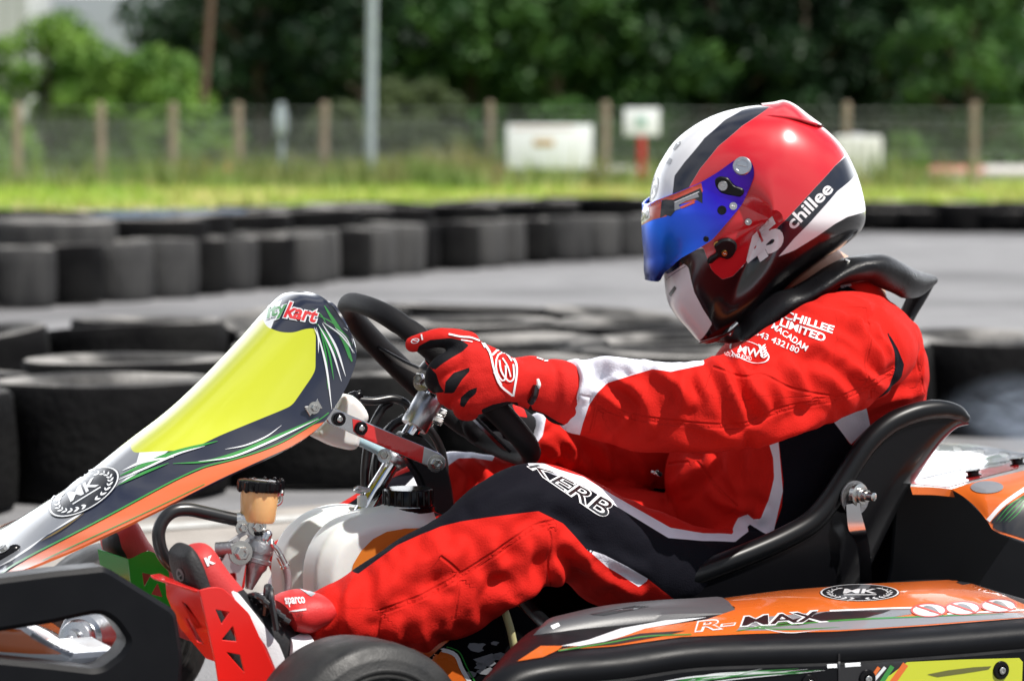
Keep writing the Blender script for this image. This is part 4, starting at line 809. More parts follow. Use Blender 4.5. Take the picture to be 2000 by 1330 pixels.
pedal('brake_pedal', M['red_plate'], -.338, [(389, 1152), (408, 1147), (423, 1146), (436, 1149), (450, 1161), (467, 1178), (487, 1198), (534, 1303), (534, 1420), (440, 1420), (420, 1290)],
      [[(421, 1190), (448, 1195), (433, 1218)], [(433, 1249), (455, 1222), (462, 1252)], [(442, 1273), (469, 1278), (477, 1312)]],
      [(294, 1122, .5), (312, 1119, .6), (389, 1152, 0), (382, 1158, 0), (300, 1130, .4)], [(322, 1130, .7), (389, 1154, 0), (424, 1300, 0), (400, 1288, .3), (356, 1225, .7), (335, 1160, .8)],
      [[(352, 1176), (362, 1184), (388, 1228), (376, 1230)], [(358, 1208), (366, 1212), (392, 1262), (380, 1256)]], .12)
pedal('throttle_pedal', M['green_plate'], .11, [(250, 1092), (262, 1088), (276, 1080), (290, 1075), (304, 1080), (316, 1098), (330, 1116), (335, 1180), (320, 1260), (262, 1200)],
      [[(278, 1118), (296, 1122), (282, 1146)], [(296, 1160), (308, 1138), (318, 1166)]],
      [(168, 1057, .5), (180, 1054, .6), (250, 1082, 0), (252, 1092, 0), (188, 1074, .5)], [(190, 1072, .6), (250, 1092, 0), (262, 1196, 0), (240, 1190, .3), (196, 1120, .6)], [], .12)
b = MB(); b.add(*tube([(K(430, 1420, -.28).x, -.30, .09), (K(430, 1420, -.28).x, .2, .09)], .008, 12, sm=False), M['zinc']); b.build('pedal_shaft', KART)
b = MB(); b.add(*pprism([rnd([(206, 1262), (224, 1218), (232, 1222), (246, 1240), (240, 1268), (214, 1272)], 4)], -.12, .02, .002), M['green_plate']); b.add(*ball_tube([K(212, 1262, -.14), K(238, 1264, -.14)], .009, 12), M['green_plate']); b.build('steering_arm', KART)
# ---- seat ---------------------------------------------------------
ys = -.222; Rpx = [(1235, 1172), (1270, 1150), (1309, 1138), (1418, 1099), (1505, 1062), (1571, 1029), (1614, 987), (1656, 922), (1696, 864), (1740, 826), (1785, 807), (1826, 800), (1862, 803), (1884, 816)]
Bpx = [(1235, 1290), (1280, 1310), (1330, 1330), (1440, 1350), (1530, 1345), (1590, 1310), (1640, 1240), (1680, 1170), (1715, 1090), (1748, 1010), (1778, 945), (1806, 885), (1832, 840), (1856, 820)]
Rc = cat([K(a, b_, ys) for a, b_ in Rpx], 60); Bc = cat([K(a, b_, -.15) for a, b_ in Bpx], 60)
b = MB(); rings = []
for i in range(60):
    row = []
    for t in np.linspace(0, math.pi, 33):
        y = -math.cos(t); e = math.sin(t) ** .55; yy = ys * -1 * np.sign(y) * abs(y) ** .8; row.append((Rc[i, 0] + (Bc[i, 0] - Rc[i, 0]) * e, yy, Rc[i, 2] + (Bc[i, 2] - Rc[i, 2]) * e))
    rings.append(row)
V = np.array(rings).reshape(-1, 3); f = grid_faces(60, 33, False); N_ = vnormals(V, f); s_ = np.sign(((V - V.mean(0)) * N_).sum(1).mean()); k_ = len(V)
V2 = np.concatenate([V, V + N_ * s_ * .006]); b.add(V2, f + [tuple(a + k_ for a in q[::-1]) for q in f], M['gloss']); SEAT = b.build('seat', KART)
b = MB(); rad = [.011, .0145, .016, .0165, .0165, .0165, .016, .0155, .0155, .0155, .0155, .0145, .012, .008]
for s in (1, -1): b.add(*ball_tube([(p[0], p[1] * s, p[2]) for p in Rc[::4]] + [(Rc[-1][0], Rc[-1][1] * s, Rc[-1][2])], rad, 18, 100), M['satin'])
b.add(*ball_tube([(Rc[0][0], ys, Rc[0][2]), (Bc[0][0] - .01, -.14, Bc[0][2] + .02), (Bc[0][0] - .01, 0, Bc[0][2]), (Bc[0][0] - .01, .14, Bc[0][2] + .02), (Rc[0][0], -ys, Rc[0][2])], .011, 14, 40), M['satin']); b.build('seat_rim', SEAT)
b = MB(); c = K(1674, 968, -.24); b.add(*lathe(K(1668, 972, -.238), (.12, -1, .05), [(0, .025), (.003, .025), (.003, .0)], 36), M['cast']); b.add(*lathe(K(1672, 966, -.246), (.3, -1, .0), [(0, .016), (.008, .017), (.009, .012), (.014, .012), (.014, .009), (.022, .0085), (.022, .0065), (.034, .006), (.035, .004), (.035, 0)], 20), M['zinc']); b.build('seat_bolt', SEAT)
b = MB(); st = [(1666, 985, 26, -.25), (1668, 1005, 28, -.25), (1674, 1035, 32, -.25), (1684, 1058, 24, -.25), (1690, 1090, 20, -.25), (1694, 1150, 22, -.25)]
A = cat([K(x - w_ / 2, y, z) for x, y, w_, z in st], 30); B = cat([K(x + w_ / 2, y - 4, z - .008) for x, y, w_, z in st], 30); V = np.concatenate([A, B, A + [0, .004, 0], B + [0, .004, 0]]); n_ = 30; f = []
for i in range(n_ - 1): f += [(i, i + 1, n_ + i + 1, n_ + i), (2 * n_ + i, 3 * n_ + i, 3 * n_ + i + 1, 2 * n_ + i + 1), (i, 2 * n_ + i, 2 * n_ + i + 1, i + 1), (n_ + i, n_ + i + 1, 3 * n_ + i + 1, 3 * n_ + i)]
b.add(V, f, M['chrome']); b.build('seat_stay', SEAT)
# ---- near side pod ------------------------------------------------
topn = [(930, 1345), (965, 1312), (1010, 1290), (1090, 1276), (1200, 1266), (1331, 1247), (1462, 1241), (1636, 1236), (1811, 1225), (2000, 1210), (2120, 1200)]     # near edge of the coloured top
topf = [(1010, 1290), (1030, 1255), (1060, 1222), (1130, 1196), (1250, 1176), (1395, 1168), (1530, 1152), (1700, 1139), (1850, 1132), (1960, 1160), (2090, 1230)]  # far edge
yn, yf = -.585, -.37
An = cat([K(a, c, yn) for a, c in topn], 70); Af = cat([K(a, c, yf) for a, c in topf], 70)
def podsec(i):
    n0, f0_ = An[i], Af[i]; s = []
    s += [(n0[0] - .01, yn - .02, n0[2] - .2), (n0[0] - .01, yn - .034, n0[2] - .19), (n0[0] - .005, yn - .034, n0[2] - .036), (n0[0] - .003, yn - .03, n0[2] - .033), (n0[0] - .003, yn - .03, n0[2] - .031), (n0[0], yn - .033, n0[2] - .027), (n0[0], yn - .034, n0[2] - .02), (n0[0], yn - .03, n0[2] - .011), (n0[0], yn - .021, n0[2] - .004), (n0[0], yn - .01, n0[2] - .001), (n0[0], yn, n0[2])]
    for t in np.linspace(.08, 1, 14): q = n0 * (1 - t) + f0_ * t; s.append((q[0], q[1], q[2] + .012 * math.sin(math.pi * t)))
    s += [(f0_[0], yf + .012, f0_[2] - .012), (f0_[0], yf + .016, f0_[2] - .05), (f0_[0], yf + .016, n0[2] - .19)]
    return s
pod = MB(); rings = np.array([podsec(i) for i in range(70)]); V, f = loft(rings); pod.add(V, f, M['blackpl']); bp = pod.bvh()
def PL(p, m, **k): lay_poly(pod, bp, p, m, **k)
PL([(1086, 1270), (1200, 1262), (1331, 1244), (1462, 1238), (1636, 1233), (1811, 1222), (2000, 1207), (2060, 1203), (2060, 1215), (1990, 1176), (1950, 1158), (1880, 1134), (1850, 1133), (1700, 1140), (1530, 1153), (1430, 1166), (1400, 1171), (1436, 1186), (1432, 1192), (1380, 1210), (1270, 1226), (1210, 1238), (1150, 1256)], M['orange'], off=.0006)
PL([(1096, 1262), (1150, 1250), (1212, 1228), (1300, 1212), (1380, 1206), (1330, 1216), (1260, 1228), (1215, 1244), (1150, 1262)], M['pale'], off=.001)
PL([(1100, 1268), (1180, 1254), (1250, 1238), (1340, 1232), (1300, 1242), (1200, 1260)], M['ink'], off=.0012); PL(stroke([(1090, 1272), (1180, 1258), (1260, 1244), (1350, 1240)], 2.5), M['green'], off=.0014)
PL([(1010, 1292), (1060, 1284), (1086, 1272), (1100, 1262), (1056, 1262)], M['orange'], off=.001)
PL([(1438, 1232), (1462, 1208), (1620, 1194), (1780, 1190), (1780, 1200), (1740, 1206), (2000, 1196), (2000, 1206), (1900, 1213), (1811, 1220), (1700, 1228), (1636, 1231)], M['grey'], off=.0009)
PL([(1612, 1196), (1740, 1192), (1725, 1198), (1680, 1210), (1620, 1212), (1560, 1222), (1500, 1222)], M['ink'], off=.0012); PL(stroke([(1620, 1194), (1740, 1189), (1790, 1188)], 3), M['printgloss'], off=.0014); PL(stroke([(1850, 1200), (1950, 1195), (2020, 1192)], 3), M['printgloss'], off=.0014)
PL(stroke([(1440, 1232), (1620, 1214), (1800, 1205), (1960, 1200)], 3, None, 30, True), M['green'], off=.0013); PL(stroke([(1440, 1226), (1540, 1230), (1640, 1226)], 2.2, None, 20, True), M['green'], off=.0013); PL(stroke([(1430, 1236), (1500, 1222), (1580, 1212)], 2.2, None, 20, True), M['green'], off=.0013); PL(stroke([(1450, 1218), (1530, 1236), (1600, 1232)], 1.6, None, 20, True), M['pale'], off=.0013)
lay_text(pod, bp, 'R-', [(1356, 1236), (1432, 1228), (1444, 1204), (1362, 1214)], M['printgloss'], bold=.05, off=.0014); lay_text(pod, bp, 'R-', [(1359, 1234), (1430, 1226), (1442, 1207), (1365, 1216)], M['orange'], bold=.008, off=.0018)
lay_text(pod, bp, 'MAX', [(1444, 1226), (1620, 1216), (1600, 1192), (1452, 1204)], M['printgloss'], bold=.055, off=.0015); lay_text(pod, bp, 'MAX', [(1448, 1224), (1616, 1214), (1598, 1195), (1455, 1206)], M['ink'], bold=.015, off=.0019)
badge(pod, bp, 1679, 1158.5, 78, 16.5, 0, M['ink'], M['printgloss'], .0012)
m_rr = mat('red_ring_print', (.6, .08, .06), .3, coat=.8)
for cx, cy in [(1814, 1193), (1880, 1189), (1950, 1184)]:
    PL(ell(cx, cy, 36, 13.5, 30), M['pale'], off=.0014); PL(ring_px(cx, cy, 36, 13.5, 4.5), m_rr, off=.0018); PL(stroke([(cx - 24, cy - 8), (cx + 24, cy + 8)], 3), m_rr, off=.0019)
    PL([(cx - 16, cy - 4), (cx - 6, cy - 9), (cx + 6, cy - 7), (cx + 14, cy - 2), (cx + 20, cy + 5), (cx + 4, cy + 4), (cx - 4, cy)], M['grey'], off=.0017)
# printed flank
PL([(1700, 1340), (1740, 1316), (1771, 1292), (1880, 1287), (1990, 1284), (1997, 1292), (1995, 1345)], M['yellow'], off=.0008); PL([(1640, 1300), (1772, 1290), (1735, 1345), (1700, 1345), (1640, 1345)], M['ink'], off=.0006)
for a, b_, w_, mm in [((1733, 1345), (1768, 1296), 12, 'orange'), ((1712, 1345), (1742, 1300), 9, 'green'), ((1700, 1335), (1728, 1302), 6, 'pale'), ((1690, 1340), (1716, 1302), 7, 'orange'), ((1615, 1301), (1634, 1300), 6, 'pale'), ((1650, 1299), (1680, 1297), 6, 'pale')]: PL(stroke([a, b_], w_), M[mm], off=.0012)
for i in range(16):
    x0 = 1300 + rng.uniform(-20, 60); PL(stroke([(x0, 1335 + rng.uniform(-8, 6)), (x0 + rng.uniform(40, 120), 1322 + rng.uniform(-8, 4)), (x0 + rng.uniform(160, 300), 1308 + rng.uniform(-4, 6))], rng.uniform(1.5, 3.2), None, 20, True), M['green' if i % 2 else 'pale'], off=.001 + .0001 * i)
PL([(1810, 1316), (1850, 1308), (1900, 1302), (1935, 1300), (1930, 1306), (1880, 1314), (1830, 1321)], mat('tyre_scuff', (.12, .12, .03), .7), off=.0013)
PL([(1636, 1275), (1640, 1275), (1641, 1400), (1637, 1400)], M['ink'], off=.0014)
POD = pod.build('side_pod', KART, autosmooth=45)
for px, py in [(1954, 1308), (1693, 1325), (1580, 1334)]:
    h_ = hit(bp, px, py); b = MB(); b.add(*lathe(h_[0], (0, -1, 0), [(-.002, .0125), (.002, .0125), (.004, .011), (.004, .007), (.002, .006), (.002, 0)], 28), M['gloss']); bolt(b, h_[0] + np.array([0, -.002, 0]), (0, -1, 0), .0048, .003, False, M['zinc'], False); b.build('pod_screw', POD)
# grey mounting wing on the pod front
b = MB(); w1 = [(1044, 1240), (1060, 1226), (1100, 1212), (1200, 1194), (1310, 1186), (1436, 1188)]; w2 = [(1062, 1224), (1078, 1208), (1110, 1200), (1180, 1184), (1290, 1172), (1398, 1164)]
A = cat([K(a, c, -.5) for a, c in w1], 40); B = cat([K(a, c, -.39) for a, c in w2], 40); Lw = cat([K(a, c + 46 * (1 - i / 7) + 4, -.515) for i, (a, c) in enumerate(w1)], 40)
rings = np.array([[Lw[i], Lw[i] * .5 + A[i] * .5 + [0, -.004, 0], A[i] + [0, -.002, -.003], A[i] + [0, .003, 0], A[i] * .66 + B[i] * .34 + [0, 0, .004], A[i] * .33 + B[i] * .67 + [0, 0, .004], B[i] + [0, -.003, 0], B[i] + [0, 0, -.004], B[i] + [0, .001, -.05]] for i in range(40)])
V, f = loft(rings); b.add(V, f, M['greypl']); bq = b.bvh(); lay_poly(b, bq, [(1075, 1222), (1090, 1216), (1094, 1222), (1080, 1229)], M['printgloss'], off=.0006); lay_poly(b, bq, [(1150, 1200), (1240, 1183), (1270, 1184), (1180, 1202)], M['ink'], off=.0006); b.build('pod_mount', POD)
# ---- far side pod (simpler view of the same shape) ----------------
b = MB(); V = np.array([podsec(i) for i in range(24, 70, 3)]) * np.array([1, -1, .62]); V, f = loft(V[:, ::-1]); b.add(V, f, M['orange']); b.build('side_pod', KART, autosmooth=45)
# ---- rear bodywork ------------------------------------------------
def quad_patch(A, B, n, m_, bow=.01):
    A = cat(A, n); B = cat(B, n); V = np.zeros((n, m_, 3))
    for j in range(m_): t = j / (m_ - 1); V[:, j] = A * (1 - t) + B * t; V[:, j, 2] += bow * math.sin(math.pi * t)
    return V
rear = MB(); y1, y2 = -.22, .24
sec = [[(1768, 978), (1786, 945), (1800, 885), (1815, 862)], ]
P0 = [K(1772, 962, y1), K(1790, 951, y1), K(1860, 960, y1), K(1930, 1022, y1), K(1945, 1032, y1)]
c0 = [K(1776, 950, y1), K(1850, 956, y1), K(1900, 958, y1 - .02), K(1938, 990, y1 - .05), K(1950, 1030, y1 - .05)]
top_n = cat([K(1778, 950, y1), K(1820, 951, y1), K(1860, 955, y1 - .005), K(1960, 928, y1 - .03), K(2060, 905, y1 - .05)], 40); top_f = cat([K(1815, 864, y2), K(1900, 868, y2), K(1985, 882, y2), K(2060, 890, y2), K(2140, 905, y2)], 40)
V = np.zeros((40, 20, 3))
for j in range(20): t = j / 19; V[:, j] = top_n * (1 - t) + top_f * t; V[:, j, 2] += .012 * math.sin(math.pi * t)
rear.add(V.reshape(-1, 3), grid_faces(40, 20, False), M['pale'])
fr_lo = cat([K(1930, 1020, y1 - .09), K(1942, 1036, y1 - .10), K(1980, 1050, y1 - .12), K(2080, 1080, y1 - .14)], 30); fr_hi = cat([K(1858, 955, y1 - .004), K(1900, 942, y1 - .02), K(1960, 928, y1 - .03), K(2060, 905, y1 - .05)], 30)
V2 = np.zeros((30, 12, 3))
for j in range(12): t = j / 11; V2[:, j] = fr_hi * (1 - t) + fr_lo * t + np.array([0, -.025, .022]) * math.sin(math.pi * t) * np.linspace(.1, 1, 30)[:, None] ** .7
rear.add(V2.reshape(-1, 3), grid_faces(30, 12, False), M['orange'])
lip = cat([K(1778, 950, y1), K(1820, 951, y1), K(1860, 955, y1 - .005)], 16); lo = lip + np.array([.004, -.0, -.012]); V3 = np.stack([lip, lo], 1).reshape(-1, 3); rear.add(V3, grid_faces(16, 2, False), M['orange'])
br = rear.bvh()
lay_poly(rear, br, [(1800, 905), (1830, 868), (1960, 878), (2010, 890), (1960, 910), (1880, 925), (1800, 935)], M['grey'], off=.001); lay_poly(rear, br, [(1780, 945), (1800, 932), (1900, 922), (1990, 900), (1990, 915), (1900, 938), (1850, 952)], M['redink'], off=.0008)
PLs = [((1800, 925), (1880, 905), (1960, 885), 6, 'pale'), ((1800, 935), (1890, 915), (1990, 898), 3, 'ink'), ((1860, 915), (1910, 900), (1960, 890), 2.5, 'green'), ((1880, 900), (1890, 912), (1910, 922), 2, 'green'), ((1820, 890), (1890, 884), (1940, 880), 3, 'pale')]
for a, c, d, w_, mm in PLs: lay_poly(rear, br, stroke([a, c, d], w_, None, 16, True), M[mm], off=.0015)
lay_poly(rear, br, ell(1928, 952, 32, 12), M['grey'], off=.001); lay_poly(rear, br, stroke([(1925, 1023), (1960, 985), (2010, 950)], 8), M['printgloss'], off=.0012); lay_poly(rear, br, [(1930, 1024), (1965, 988), (2020, 955), (2030, 1060), (1950, 1036)], M['ink'], off=.001)
for i in range(4): lay_poly(rear, br, stroke([(1945 + 8 * i, 1020), (1975 + 6 * i, 985 + 4 * i), (2010, 965)], 2, None, 12, True), M['green'], off=.0014)
RB = rear.build('rear_bodywork', KART)
b = MB(); b.add(*pprism([rnd([(1752, 950), (1866, 950), (1936, 1016), (1954, 1040), (2120, 1100), (2200, 1330), (1690, 1330), (1740, 1110)], 12)], y1 + .07, .3, .003), M['blackpl']); b.build('rear_dark_infill', KART)  # black infill standing for shadow and black plastic under the rear bodywork
for px, py in [(1902, 931), (1988, 908)]:
    h_ = hit(br, px, py); b = MB(); b.add(*lathe(h_[0], h_[1], [(0, .012), (.003, .0125), (.004, .009), (.007, .009), (.009, .012), (.011, .011), (.011, 0)], 24), M['gloss']); b.build('quick_fastener', RB)
b = MB(); b.add(*tube([(.92, -.55, .16), (1.0, -.4, .16), (1.02, 0, .16), (1.0, .4, .16), (.92, .55, .16)], .014, 12), M['gloss']); b.build('rear_bumper', KART)
# ================================================================== DRIVER
DRV = thing('person', 'driver in red race suit and full-face helmet, gripping the steering wheel', 'person', rz=YAW)
# ---- suit: limb rings traced as (upper edge px, lower edge px, depth y, half depth)
ARM_N = [((1092, 722), (1086, 818), -.170, .036), ((1118, 700), (1108, 842), -.180, .046), ((1150, 700), (1138, 850), -.19, .050), ((1200, 694), (1188, 868), -.215, .054), ((1270, 702), (1262, 884), -.255, .060), ((1360, 706), (1366, 884), -.285, .066), ((1440, 684), (1476, 874), -.285, .07), ((1510, 640), (1590, 836), -.265, .074), ((1585, 594), (1686, 792), -.235, .078), ((1650, 568), (1752, 735), -.19, .078), ((1700, 575), (1770, 690), -.13, .07)]
ARM_F = [((1050, 808), (1006, 896), .135, .040), ((1066, 802), (1024, 902), .14, .045), ((1110, 800), (1085, 918), .155, .05), ((1190, 800), (1185, 955), .18, .055), ((1290, 780), (1310, 950), .20, .06), ((1380, 735), (1430, 900), .205, .066), ((1420, 690), (1500, 830), .2, .07), ((1480, 650), (1580, 770), .17, .07), ((1560, 620), (1640, 720), .12, .06)]
LEG_N = [((622, 1160), (588, 1248), -.265, .045), ((650, 1142), (640, 1256), -.265, .052), ((690, 1120), (752, 1268), -.262, .058), ((778, 1058), (860, 1262), -.26, .064), ((866, 1010), (958, 1216), -.255, .068), ((950, 940), (1036, 1166), -.245, .07), ((1036, 905), (1105, 1140), -.23, .074), ((1125, 922), (1160, 1180), -.20, .082), ((1250, 985), (1240, 1196), -.17, .088), ((1380, 1030), (1380, 1200), -.125, .085), ((1490, 1030), (1520, 1200), -.10, .08)]
LEG_F = [((528, 1066), (556, 1150), .22, .045), ((578, 1038), (620, 1150), .22, .05), ((640, 1000), (680, 1140), .215, .056), ((700, 966), (760, 1130), .21, .062), ((790, 918), (850, 1110), .205, .066), ((872, 884), (915, 1090), .195, .07), ((960, 888), (1000, 1090), .18, .078), ((1100, 930), (1120, 1110), .155, .085), ((1280, 960), (1290, 1140), .13, .09), ((1430, 990), (1450, 1160), .1, .09)]
TORSO = [((1370, 1110), (1570, 1190), 0, .14), ((1350, 1020), (1630, 1100), 0, .165), ((1330, 940), (1682, 1000), 0, .165), ((1345, 870), (1728, 900), 0, .165), ((1385, 790), (1764, 800), 0, .17), ((1425, 715), (1772, 735), 0, .176), ((1470, 668), (1760, 672), 0, .172), ((1520, 625), (1735, 620), 0, .15), ((1560, 590), (1700, 575), 0, .10), ((1562, 556), (1688, 536), 0, .088)]
def limb(spec, n=60, m=36, sq=2.2):
    c = []; a = []; w = []
    for t, b_, y, hw in spec:
        T, B = K(*t, y), K(*b_, y); c.append((T + B) / 2); a.append((T - B) / 2); w.append((hw, 0, 0))
    C, A, Wd = cat(c, n), cat(a, n), cat(w, n)[:, 0]; th = np.linspace(0, 2 * math.pi, m, endpoint=False)
    co, si = np.sign(np.cos(th)) * np.abs(np.cos(th)) ** (2 / sq), np.sign(np.sin(th)) * np.abs(np.sin(th)) ** (2 / sq)
    rings = C[:, None] + A[:, None] * co[None, :, None] + np.array([0, 1, 0.])[None, None] * (Wd[:, None, None] * si[None, :, None])
    return loft(rings), C, np.linalg.norm(A, axis=1), Wd, A
LB = {k_: limb(s_) for k_, s_ in (('armn', ARM_N), ('armf', ARM_F), ('legn', LEG_N), ('legf', LEG_F), ('torso', TORSO))}
V, f = voxel([l[0] for l in LB.values()], .0044, 3); N_ = vnormals(V, f)
keys = list(LB); D = np.zeros((len(keys), len(V))); S_ = np.zeros_like(D); TH = np.zeros_like(D)
for q, k_ in enumerate(keys):
    _, C, Ra, Wd, A = LB[k_]; best = np.full(len(V), 1e9); arc = np.concatenate([[0], np.cumsum(np.linalg.norm(np.diff(C, axis=0), axis=1))]); Tn = np.gradient(C, axis=0); Tn /= np.linalg.norm(Tn, axis=1)[:, None]
    for i in range(len(C)):
        d = V - C[i]; al = d @ Tn[i]; u = d @ A[i] / (Ra[i] ** 2); v = d[:, 1] / Wd[i]; r_ = np.sqrt(u * u + v * v + (al / .03) ** 2 * (1 if 0 < i < len(C) - 1 else .05))
        b_ = r_ < best; best[b_] = r_[b_]; S_[q][b_] = (arc[i] + al)[b_]; TH[q][b_] = np.arctan2(v, u)[b_]
    D[q] = best
REG = D.argmin(0); rid = {k_: i for i, k_ in enumerate(keys)}
# soften the body, then cloth folds
FV = flat(V)
bvr = {}
for k_ in keys:
    ff = [q for q in f if REG[q[0]] == rid[k_]]; bvr[k_] = BVHTree.FromPolygons([tuple(v) for v in V], ff)
yfall = {'armn': -.30, 'armf': .13, 'legn': -.27, 'legf': .15, 'torso': -.17}
def on(k_, pts):                  # traced points -> side elevation of the suit
    o = []
    for a, b_ in pts:
        h_ = bvr[k_].ray_cast(O_L, ray_l(a, b_)); o.append(tuple(h_[0]) if h_[0] else tuple(K(a, b_, yfall[k_])))
    return flat(o)
disp = np.zeros(len(V))
def fold(k_, pts, amp, wd, valley=.55):
    L_ = on(k_, pts); L_ = cat(np.c_[L_, np.zeros(len(L_))], 16)[:, :2] if len(L_) > 2 else L_; idx = np.where(REG == rid[k_])[0]; P = FV[idx]; d = sd_line(P, L_)
    e0, e1 = np.linalg.norm(P - L_[0], axis=1), np.linalg.norm(P - L_[-1], axis=1); ln = np.linalg.norm(L_[-1] - L_[0]); tp = np.clip(np.minimum(e0, e1) / (ln * .3 + 1e-6), 0, 1) ** .7
    front = np.clip((-N_[idx, 1] + .35) / .6, 0, 1)
    disp[idx] += amp * (np.exp(-(d / wd) ** 1.25) - valley * np.exp(-((d - 2.1 * wd) / (wd * 1.1)) ** 2)) * (.25 + .75 * tp) * front
mm = .001
KF = 1.75
for pts, a, w in [([(1290, 722), (1318, 750), (1346, 785)], 6, 9), ([(1330, 722), (1336, 770), (1326, 806)], 5, 8), ([(1400, 702), (1424, 750), (1450, 818)], 9, 10), ([(1436, 700), (1462, 745), (1492, 800)], 8, 10), ([(1480, 722), (1492, 760), (1500, 796)], 5, 8), ([(1540, 708), (1560, 740), (1574, 780)], 6, 10),
                  ([(1586, 588), (1640, 590), (1694, 602)], 5, 8), ([(1616, 574), (1660, 580), (1700, 592)], 4, 7), ([(1560, 612), (1630, 612), (1710, 640)], 5, 10), ([(1674, 632), (1705, 670), (1728, 710)], 6, 9), ([(1708, 640), (1736, 680), (1746, 700)], 5, 8), ([(1650, 700), (1690, 735), (1728, 762)], 5, 10), ([(1600, 720), (1640, 760), (1660, 790)], 4, 10),
                  ([(1170, 768), (1196, 784), (1222, 808)], 5, 8), ([(1230, 740), (1262, 790), (1268, 840)], 5, 10), ([(1190, 850), (1215, 830), (1240, 812)], 4, 8), ([(1370, 840), (1440, 850), (1520, 820)], 4, 9), ([(1300, 860), (1380, 872), (1440, 866)], 4, 9), ([(1480, 866), (1540, 842), (1600, 822)], 5, 9), ([(1500, 690), (1560, 670), (1640, 690)], 4, 10),
                  ([(1130, 700), (1140, 740), (1128, 790)], 4, 7), ([(1160, 716), (1190, 706), (1230, 712)], 6, 8), ([(1140, 720), (1152, 745), (1140, 775)], 4, 7), ([(1196, 720), (1212, 745), (1240, 760)], 4, 8), ([(1550, 628), (1590, 650), (1600, 690)], 4, 10), ([(1440, 690), (1500, 668), (1540, 650)], 5, 9)]: fold('armn', pts, a * mm * KF, w * mm * .82)
for pts, a, w in [([(846, 1044), (860, 1075), (868, 1104)], 4, 9), ([(748, 1086), (742, 1130), (738, 1192)], 6, 10), ([(778, 1076), (772, 1120), (766, 1168)], 5, 10), ([(896, 1068), (890, 1100), (886, 1130)], 4, 9), ([(960, 1056), (968, 1086), (976, 1110)], 5, 9), ([(1036, 1050), (1030, 1095), (1032, 1140)], 8, 11), ([(1068, 1030), (1080, 1080), (1094, 1130)], 8, 11), ([(1100, 1040), (1120, 1080), (1136, 1110)], 6, 10), ([(1124, 1060), (1150, 1100), (1170, 1140)], 6, 10),
                  ([(832, 1180), (822, 1220), (828, 1264)], 9, 12), ([(786, 1196), (776, 1230), (780, 1262)], 6, 10), ([(884, 1156), (872, 1190), (866, 1226)], 7, 11), ([(930, 1140), (922, 1170), (914, 1206)], 5, 10), ([(684, 1136), (674, 1180), (678, 1244)], 8, 11), ([(716, 1110), (704, 1170), (712, 1250)], 5, 10), ([(640, 1160), (634, 1200), (632, 1240)], 5, 8), ([(1000, 1110), (1010, 1140), (1000, 1166)], 6, 10), ([(980, 1180), (1030, 1160), (1086, 1126)], 9, 12),
                  ([(1180, 1120), (1200, 1140), (1240, 1160)], 5, 9), ([(1250, 980), (1330, 1010), (1400, 1020)], 4, 11), ([(1300, 985), (1360, 1000), (1430, 1015)], 4, 10), ([(1120, 960), (1180, 1000), (1260, 1040)], 3, 12), ([(940, 985), (1000, 960), (1040, 945)], 3, 10), ([(800, 1100), (850, 1090), (890, 1070)], 3, 10), ([(1150, 1085), (1190, 1092), (1250, 1118)], 3, 8)]: fold('legn', pts, a * mm * 1.5, w * mm)
for pts, a, w in [([(1380, 900), (1350, 930), (1330, 960)], 7, 9), ([(1344, 905), (1320, 940), (1290, 970)], 8, 9), ([(1420, 890), (1430, 940), (1450, 990)], 5, 10), ([(1470, 890), (1462, 930), (1458, 980)], 4, 10), ([(1390, 960), (1420, 985), (1480, 1005)], 5, 10), ([(1790, 640), (1800, 700), (1800, 760)], 3, 10), ([(1740, 600), (1770, 650), (1785, 700)], 4, 9), ([(1690, 800), (1740, 780), (1800, 770)], 4, 9)]: fold('torso', pts, a * mm * KF, w * mm * .82)
for pts, a, w in [([(1090, 850), (1120, 880), (1110, 910)], 6, 9), ([(1150, 850), (1180, 890), (1190, 930)], 7, 10), ([(1230, 880), (1250, 910), (1260, 945)], 6, 10), ([(1070, 860), (1090, 885), (1080, 900)], 5, 8)]: fold('armf', pts, a * mm * KF, w * mm * .82)
for pts, a, w in [([(920, 900), (950, 930), (940, 970)], 6, 9), ([(880, 900), (910, 930), (900, 970)], 5, 9)]: fold('legf', pts, a * mm * KF, w * mm * .82)
for i in range(len(V)):
    q = REG[i]; s_, th = S_[q][i], TH[q][i]; am = .0014 if q == rid['armn'] else .001
    n1 = noise.noise(Vector((s_ * 17 + math.sin(th) * .9, math.cos(th) * 1.1, math.sin(th) * 1.1 + q * 7))); n2 = noise.noise(Vector((V[i][0] * 55, V[i][1] * 55, V[i][2] * 55)))
    disp[i] += am * (1 - abs(n1) * 2.6) + .0006 * n2
V = V + N_ * disp[:, None]
# light smoothing of the displaced cloth
EDG = np.array(list({tuple(sorted((q[i - 1], q[i]))) for q in f for i in range(len(q))}))
for _ in range(1):
    acc = np.zeros_like(V); cnt = np.zeros(len(V)); np.add.at(acc, EDG[:, 0], V[EDG[:, 1]]); np.add.at(acc, EDG[:, 1], V[EDG[:, 0]]); np.add.at(cnt, EDG.ravel(), 1); V = V * .65 + .35 * acc / np.maximum(cnt, 1)[:, None]
FV = flat(V); N_ = vnormals(V, f)
for k_ in keys: bvr[k_] = BVHTree.FromPolygons([tuple(v) for v in V], [q for q in f if REG[q[0]] == rid[k_]])
blk = np.full(len(V), .05); wht = np.full(len(V), .05); seam = np.full(len(V), .05)
def panel(arr, k_, pts):
    idx = np.where(REG == rid[k_])[0] if isinstance(k_, str) else np.where(np.isin(REG, [rid[q] for q in k_]))[0]
    arr[idx] = np.minimum(arr[idx], sd_poly(FV[idx], on(k_ if isinstance(k_, str) else k_[0], pts)))
